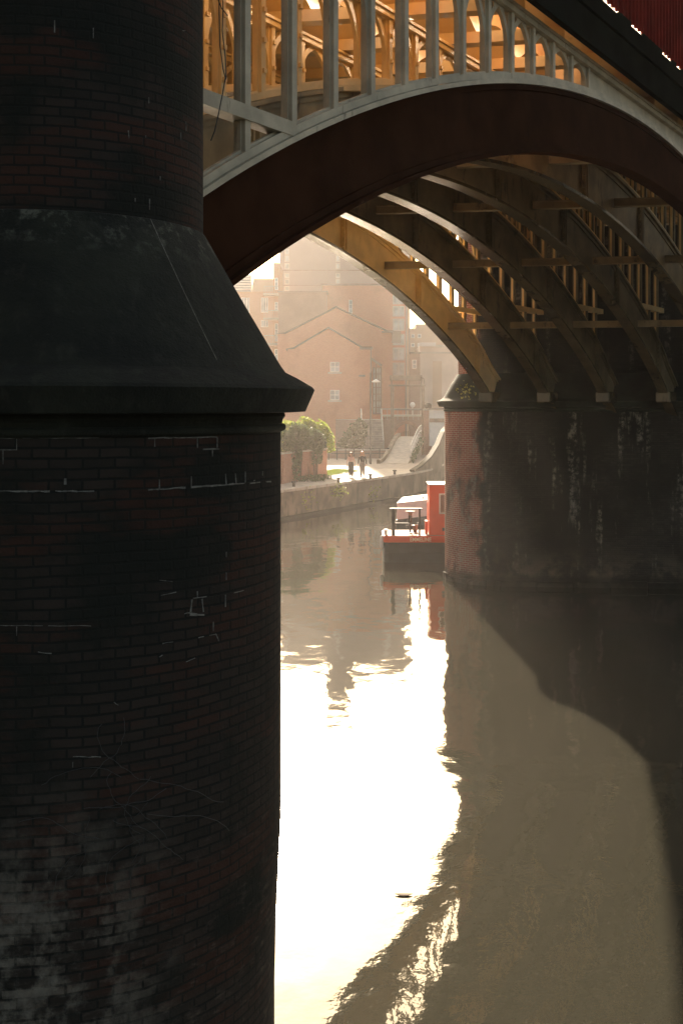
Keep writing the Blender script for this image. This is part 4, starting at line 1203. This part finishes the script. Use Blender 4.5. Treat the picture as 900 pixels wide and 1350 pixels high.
# ------------------------------------------------------------------ people
def person(label, loc, rz, H, hair, top, legs, arms_bare, skirt, shoe, stride):
    t = thing('person', label, 'person', loc, rz)
    k = H / 1.7
    V, E_, Rr = [], [], []
    def add(p, r, par=None):
        V.append(Vector(p) * k); Rr.append(r * k)
        if par is not None: E_.append((par, len(V) - 1))
        return len(V) - 1
    pel = add((0, 0, .92), .135); wa = add((0, 0, 1.07), .115, pel); ch = add((0, .0, 1.26), .135, wa); up = add((0, .01, 1.40), .10, ch)
    ne = add((0, .0, 1.47), .05, up); hd0 = add((0, -.015, 1.54), .075, ne); hd = add((0, -.015, 1.62), .085, hd0); add((0, 0, 1.68), .055, hd)
    add((0, -.09, 1.585), .018, hd0)                                   # nose
    for sx in (-1, 1):
        st_ = stride * sx
        hp = add((.09 * sx, 0, .88), .105, pel); kn = add((.085 * sx, -.12 * st_ - .04, .48), .065, hp); an = add((.075 * sx, -.30 * st_ + (.06 if st_ < 0 else 0), .085 + (.05 if st_ < 0 else 0)), .038, kn)
        add((.08 * sx, -.30 * st_ - .15, .035), .035, an)
        shd = add((.17 * sx, .0, 1.39), .058, up); el = add((.25 * sx, .05 * st_ + .02, 1.13), .042, shd); wr = add((.27 * sx, .10 * st_ - .05, .89), .028, el); hn_ = add((.275 * sx, .12 * st_ - .07, .81), .034, wr)
        for q, dl in ((-.022, .075), (-.007, .09), (.008, .085), (.022, .07)): add((.275 * sx + q * .4, .12 * st_ - .07 + q, .81 - dl), .010, hn_)
        add((.255 * sx, .12 * st_ - .105, .765), .011, hn_)
    me = bpy.data.meshes.new('body'); me.from_pydata([tuple(v) for v in V], E_, [])
    ob = bpy.data.objects.new('body', me); COL.objects.link(ob); ob.parent = t
    m = ob.modifiers.new('skin', 'SKIN'); sv = me.skin_vertices[0].data
    for i, r in enumerate(Rr): sv[i].radius = (r, r * (.78 if i in (0, 1, 2, 3) else 1))
    sv[0].use_root = True
    m2 = ob.modifiers.new('sub', 'SUBSURF'); m2.levels = 1; m2.render_levels = 2
    me.materials.append(M['skin'])
    def garment(name, mat, rings):
        b = MB(); n = len(b.v); seg = 18
        for (x, y, z, rx, ry) in rings:
            for q in range(seg):
                a = 2 * PI * q / seg; b.v.append(((x + rx * math.cos(a)) * k, (y + ry * math.sin(a)) * k, z * k))
        for i in range(len(rings) - 1):
            for q in range(seg):
                q2 = (q + 1) % seg; b.f.append((i*seg+q, i*seg+q2, (i+1)*seg+q2, (i+1)*seg+q)); b.uv.append(None)
        o = b.build(name, mat, t, smooth=True); return o
    garment('top', top, [(0, 0, .98, .150, .112), (0, 0, 1.08, .140, .108), (0, -.01, 1.20, .158, .128), (0, -.01, 1.30, .168, .132), (0, 0, 1.38, .175, .112), (0, .005, 1.425, .12, .085)])
    if not arms_bare:
        for sx in (-1, 1):
            st_ = stride * sx
            b = MB(); b.tube([Vector(p) * k for p in ((.15 * sx, 0, 1.40), (.19 * sx, 0, 1.36), (.25 * sx, .05 * st_ + .02, 1.13), (.27 * sx, .10 * st_ - .045, .90))], [.07 * k, .068 * k, .055 * k, .042 * k], 10); b.build('sleeve', top, t, smooth=True)
    if skirt:
        garment('trousers', legs, [(0, 0, 1.08, .146, .112), (0, 0, .95, .182, .145), (0, 0, .82, .19, .155), (0, -.02, .62, .175, .17), (0, -.02, .42, .15, .17), (0, -.0, .26, .115, .16), (0, .0, .18, .10, .15)])
    else:
        garment('trousers', legs, [(0, 0, 1.05, .145, .112), (0, 0, .95, .178, .140), (0, 0, .86, .185, .145), (0, 0, .78, .17, .13)])
    for sx in (-1, 1):
        st_ = stride * sx
        b = MB(); b.tube([Vector(p) * k for p in ((.088 * sx, 0, .88), (.085 * sx, -.06 * st_ - .02, .68), (.085 * sx, -.12 * st_ - .04, .48), (.078 * sx, -.30 * st_ + (.06 if st_ < 0 else 0), .13 + (.05 if st_ < 0 else 0)))], [.115 * k, .105 * k, .092 * k, .068 * k], 10)
        b.build('trouser_leg', legs, t, smooth=True)
        b = MB(); y0 = -.30 * st_ + (.06 if st_ < 0 else 0); zz_ = (.05 if st_ < 0 else 0)
        b.tube([Vector(p) * k for p in ((.076 * sx, y0 + .05, .05 + zz_), (.077 * sx, y0 - .04, .055 + zz_ * .8), (.08 * sx, y0 - .19, .04 + zz_ * .3))], [.045 * k, .052 * k, .03 * k], 8); b.build('shoe', shoe, t, smooth=True)
    b = MB(); hr = []
    for i in range(260):
        a = random.uniform(0, 2 * PI); 
        if -PI * .5 - .62 < (a - 2 * PI if a > PI else a) < -PI * .5 + .62: z0 = 1.665
        else: z0 = random.uniform(1.58, 1.70)
        r0 = .102 if z0 < 1.66 else .075
        ln = random.uniform(.14, .36) if z0 < 1.665 else .05
        p0 = Vector((r0 * math.cos(a), r0 * math.sin(a), z0)); p1 = Vector((r0 * 1.2 * math.cos(a), r0 * 1.15 * math.sin(a) + .015, z0 - ln * .5)); p2 = Vector((r0 * 1.35 * math.cos(a) + random.gauss(0, .015), r0 * 1.1 * math.sin(a) + .02, z0 - ln))
        b.tube([(p0 + Vector((0, 0, .035))) * k, p0 * k, p1 * k, p2 * k], [.008 * k, .02 * k, .02 * k, .006 * k], 5)
    b.lathe(Vector((0, .012, 1.60)) * k, [(.095 * k, .02 * k), (.100 * k, .06 * k), (.085 * k, .105 * k), (.04 * k, .13 * k), (.01 * k, .135 * k)], 14)
    b.build('hair', hair, t)
    b = MB()
    for sx in (-1, 1): b.lathe(Vector((.032 * sx, -.094, 1.605)) * k, [(.004 * k, -.006), (.011 * k, 0), (.004 * k, .006)], 8)
    b.build('eyes', M['cloth_black'], t)
    b = MB(); b.box(Vector((-.022, -.096, 1.545)) * k, Vector((.022, -.080, 1.553)) * k); b.build('mouth', M['boat_red'], t)
    return t
gz = 1.634
person('walker with long brown hair, pale bare-armed top and black trousers', (at(462.5, 630, 73.4).x, 73.4, gz), R(4), 1.60, M['hair_brown'], M['cloth_pink'], M['cloth_black'], True, True, M['shoe_white'], .6)
person('walker with fair hair, black long-sleeved top and grey leggings', (at(477.5, 630, 73.6).x, 73.6, gz), R(-3), 1.64, M['hair_fair'], M['cloth_black'], M['cloth_grey'], False, False, M['cloth_black'], -.7)

# ------------------------------------------------------------------ render settings
S.render.engine = 'CYCLES'
c = S.cycles
c.use_denoising = True
try: c.denoiser = 'OPENIMAGEDENOISE'
except Exception: pass
c.max_bounces = 8; c.diffuse_bounces = 4; c.glossy_bounces = 4; c.volume_bounces = 1; c.transmission_bounces = 2
c.sample_clamp_indirect = 12; c.caustics_reflective = True; c.blur_glossy = .5
S.view_settings.view_transform = 'Standard'; S.view_settings.look = 'None'; S.view_settings.gamma = 1; S.view_settings.use_curve_mapping = False
S.view_settings.exposure = 2.15
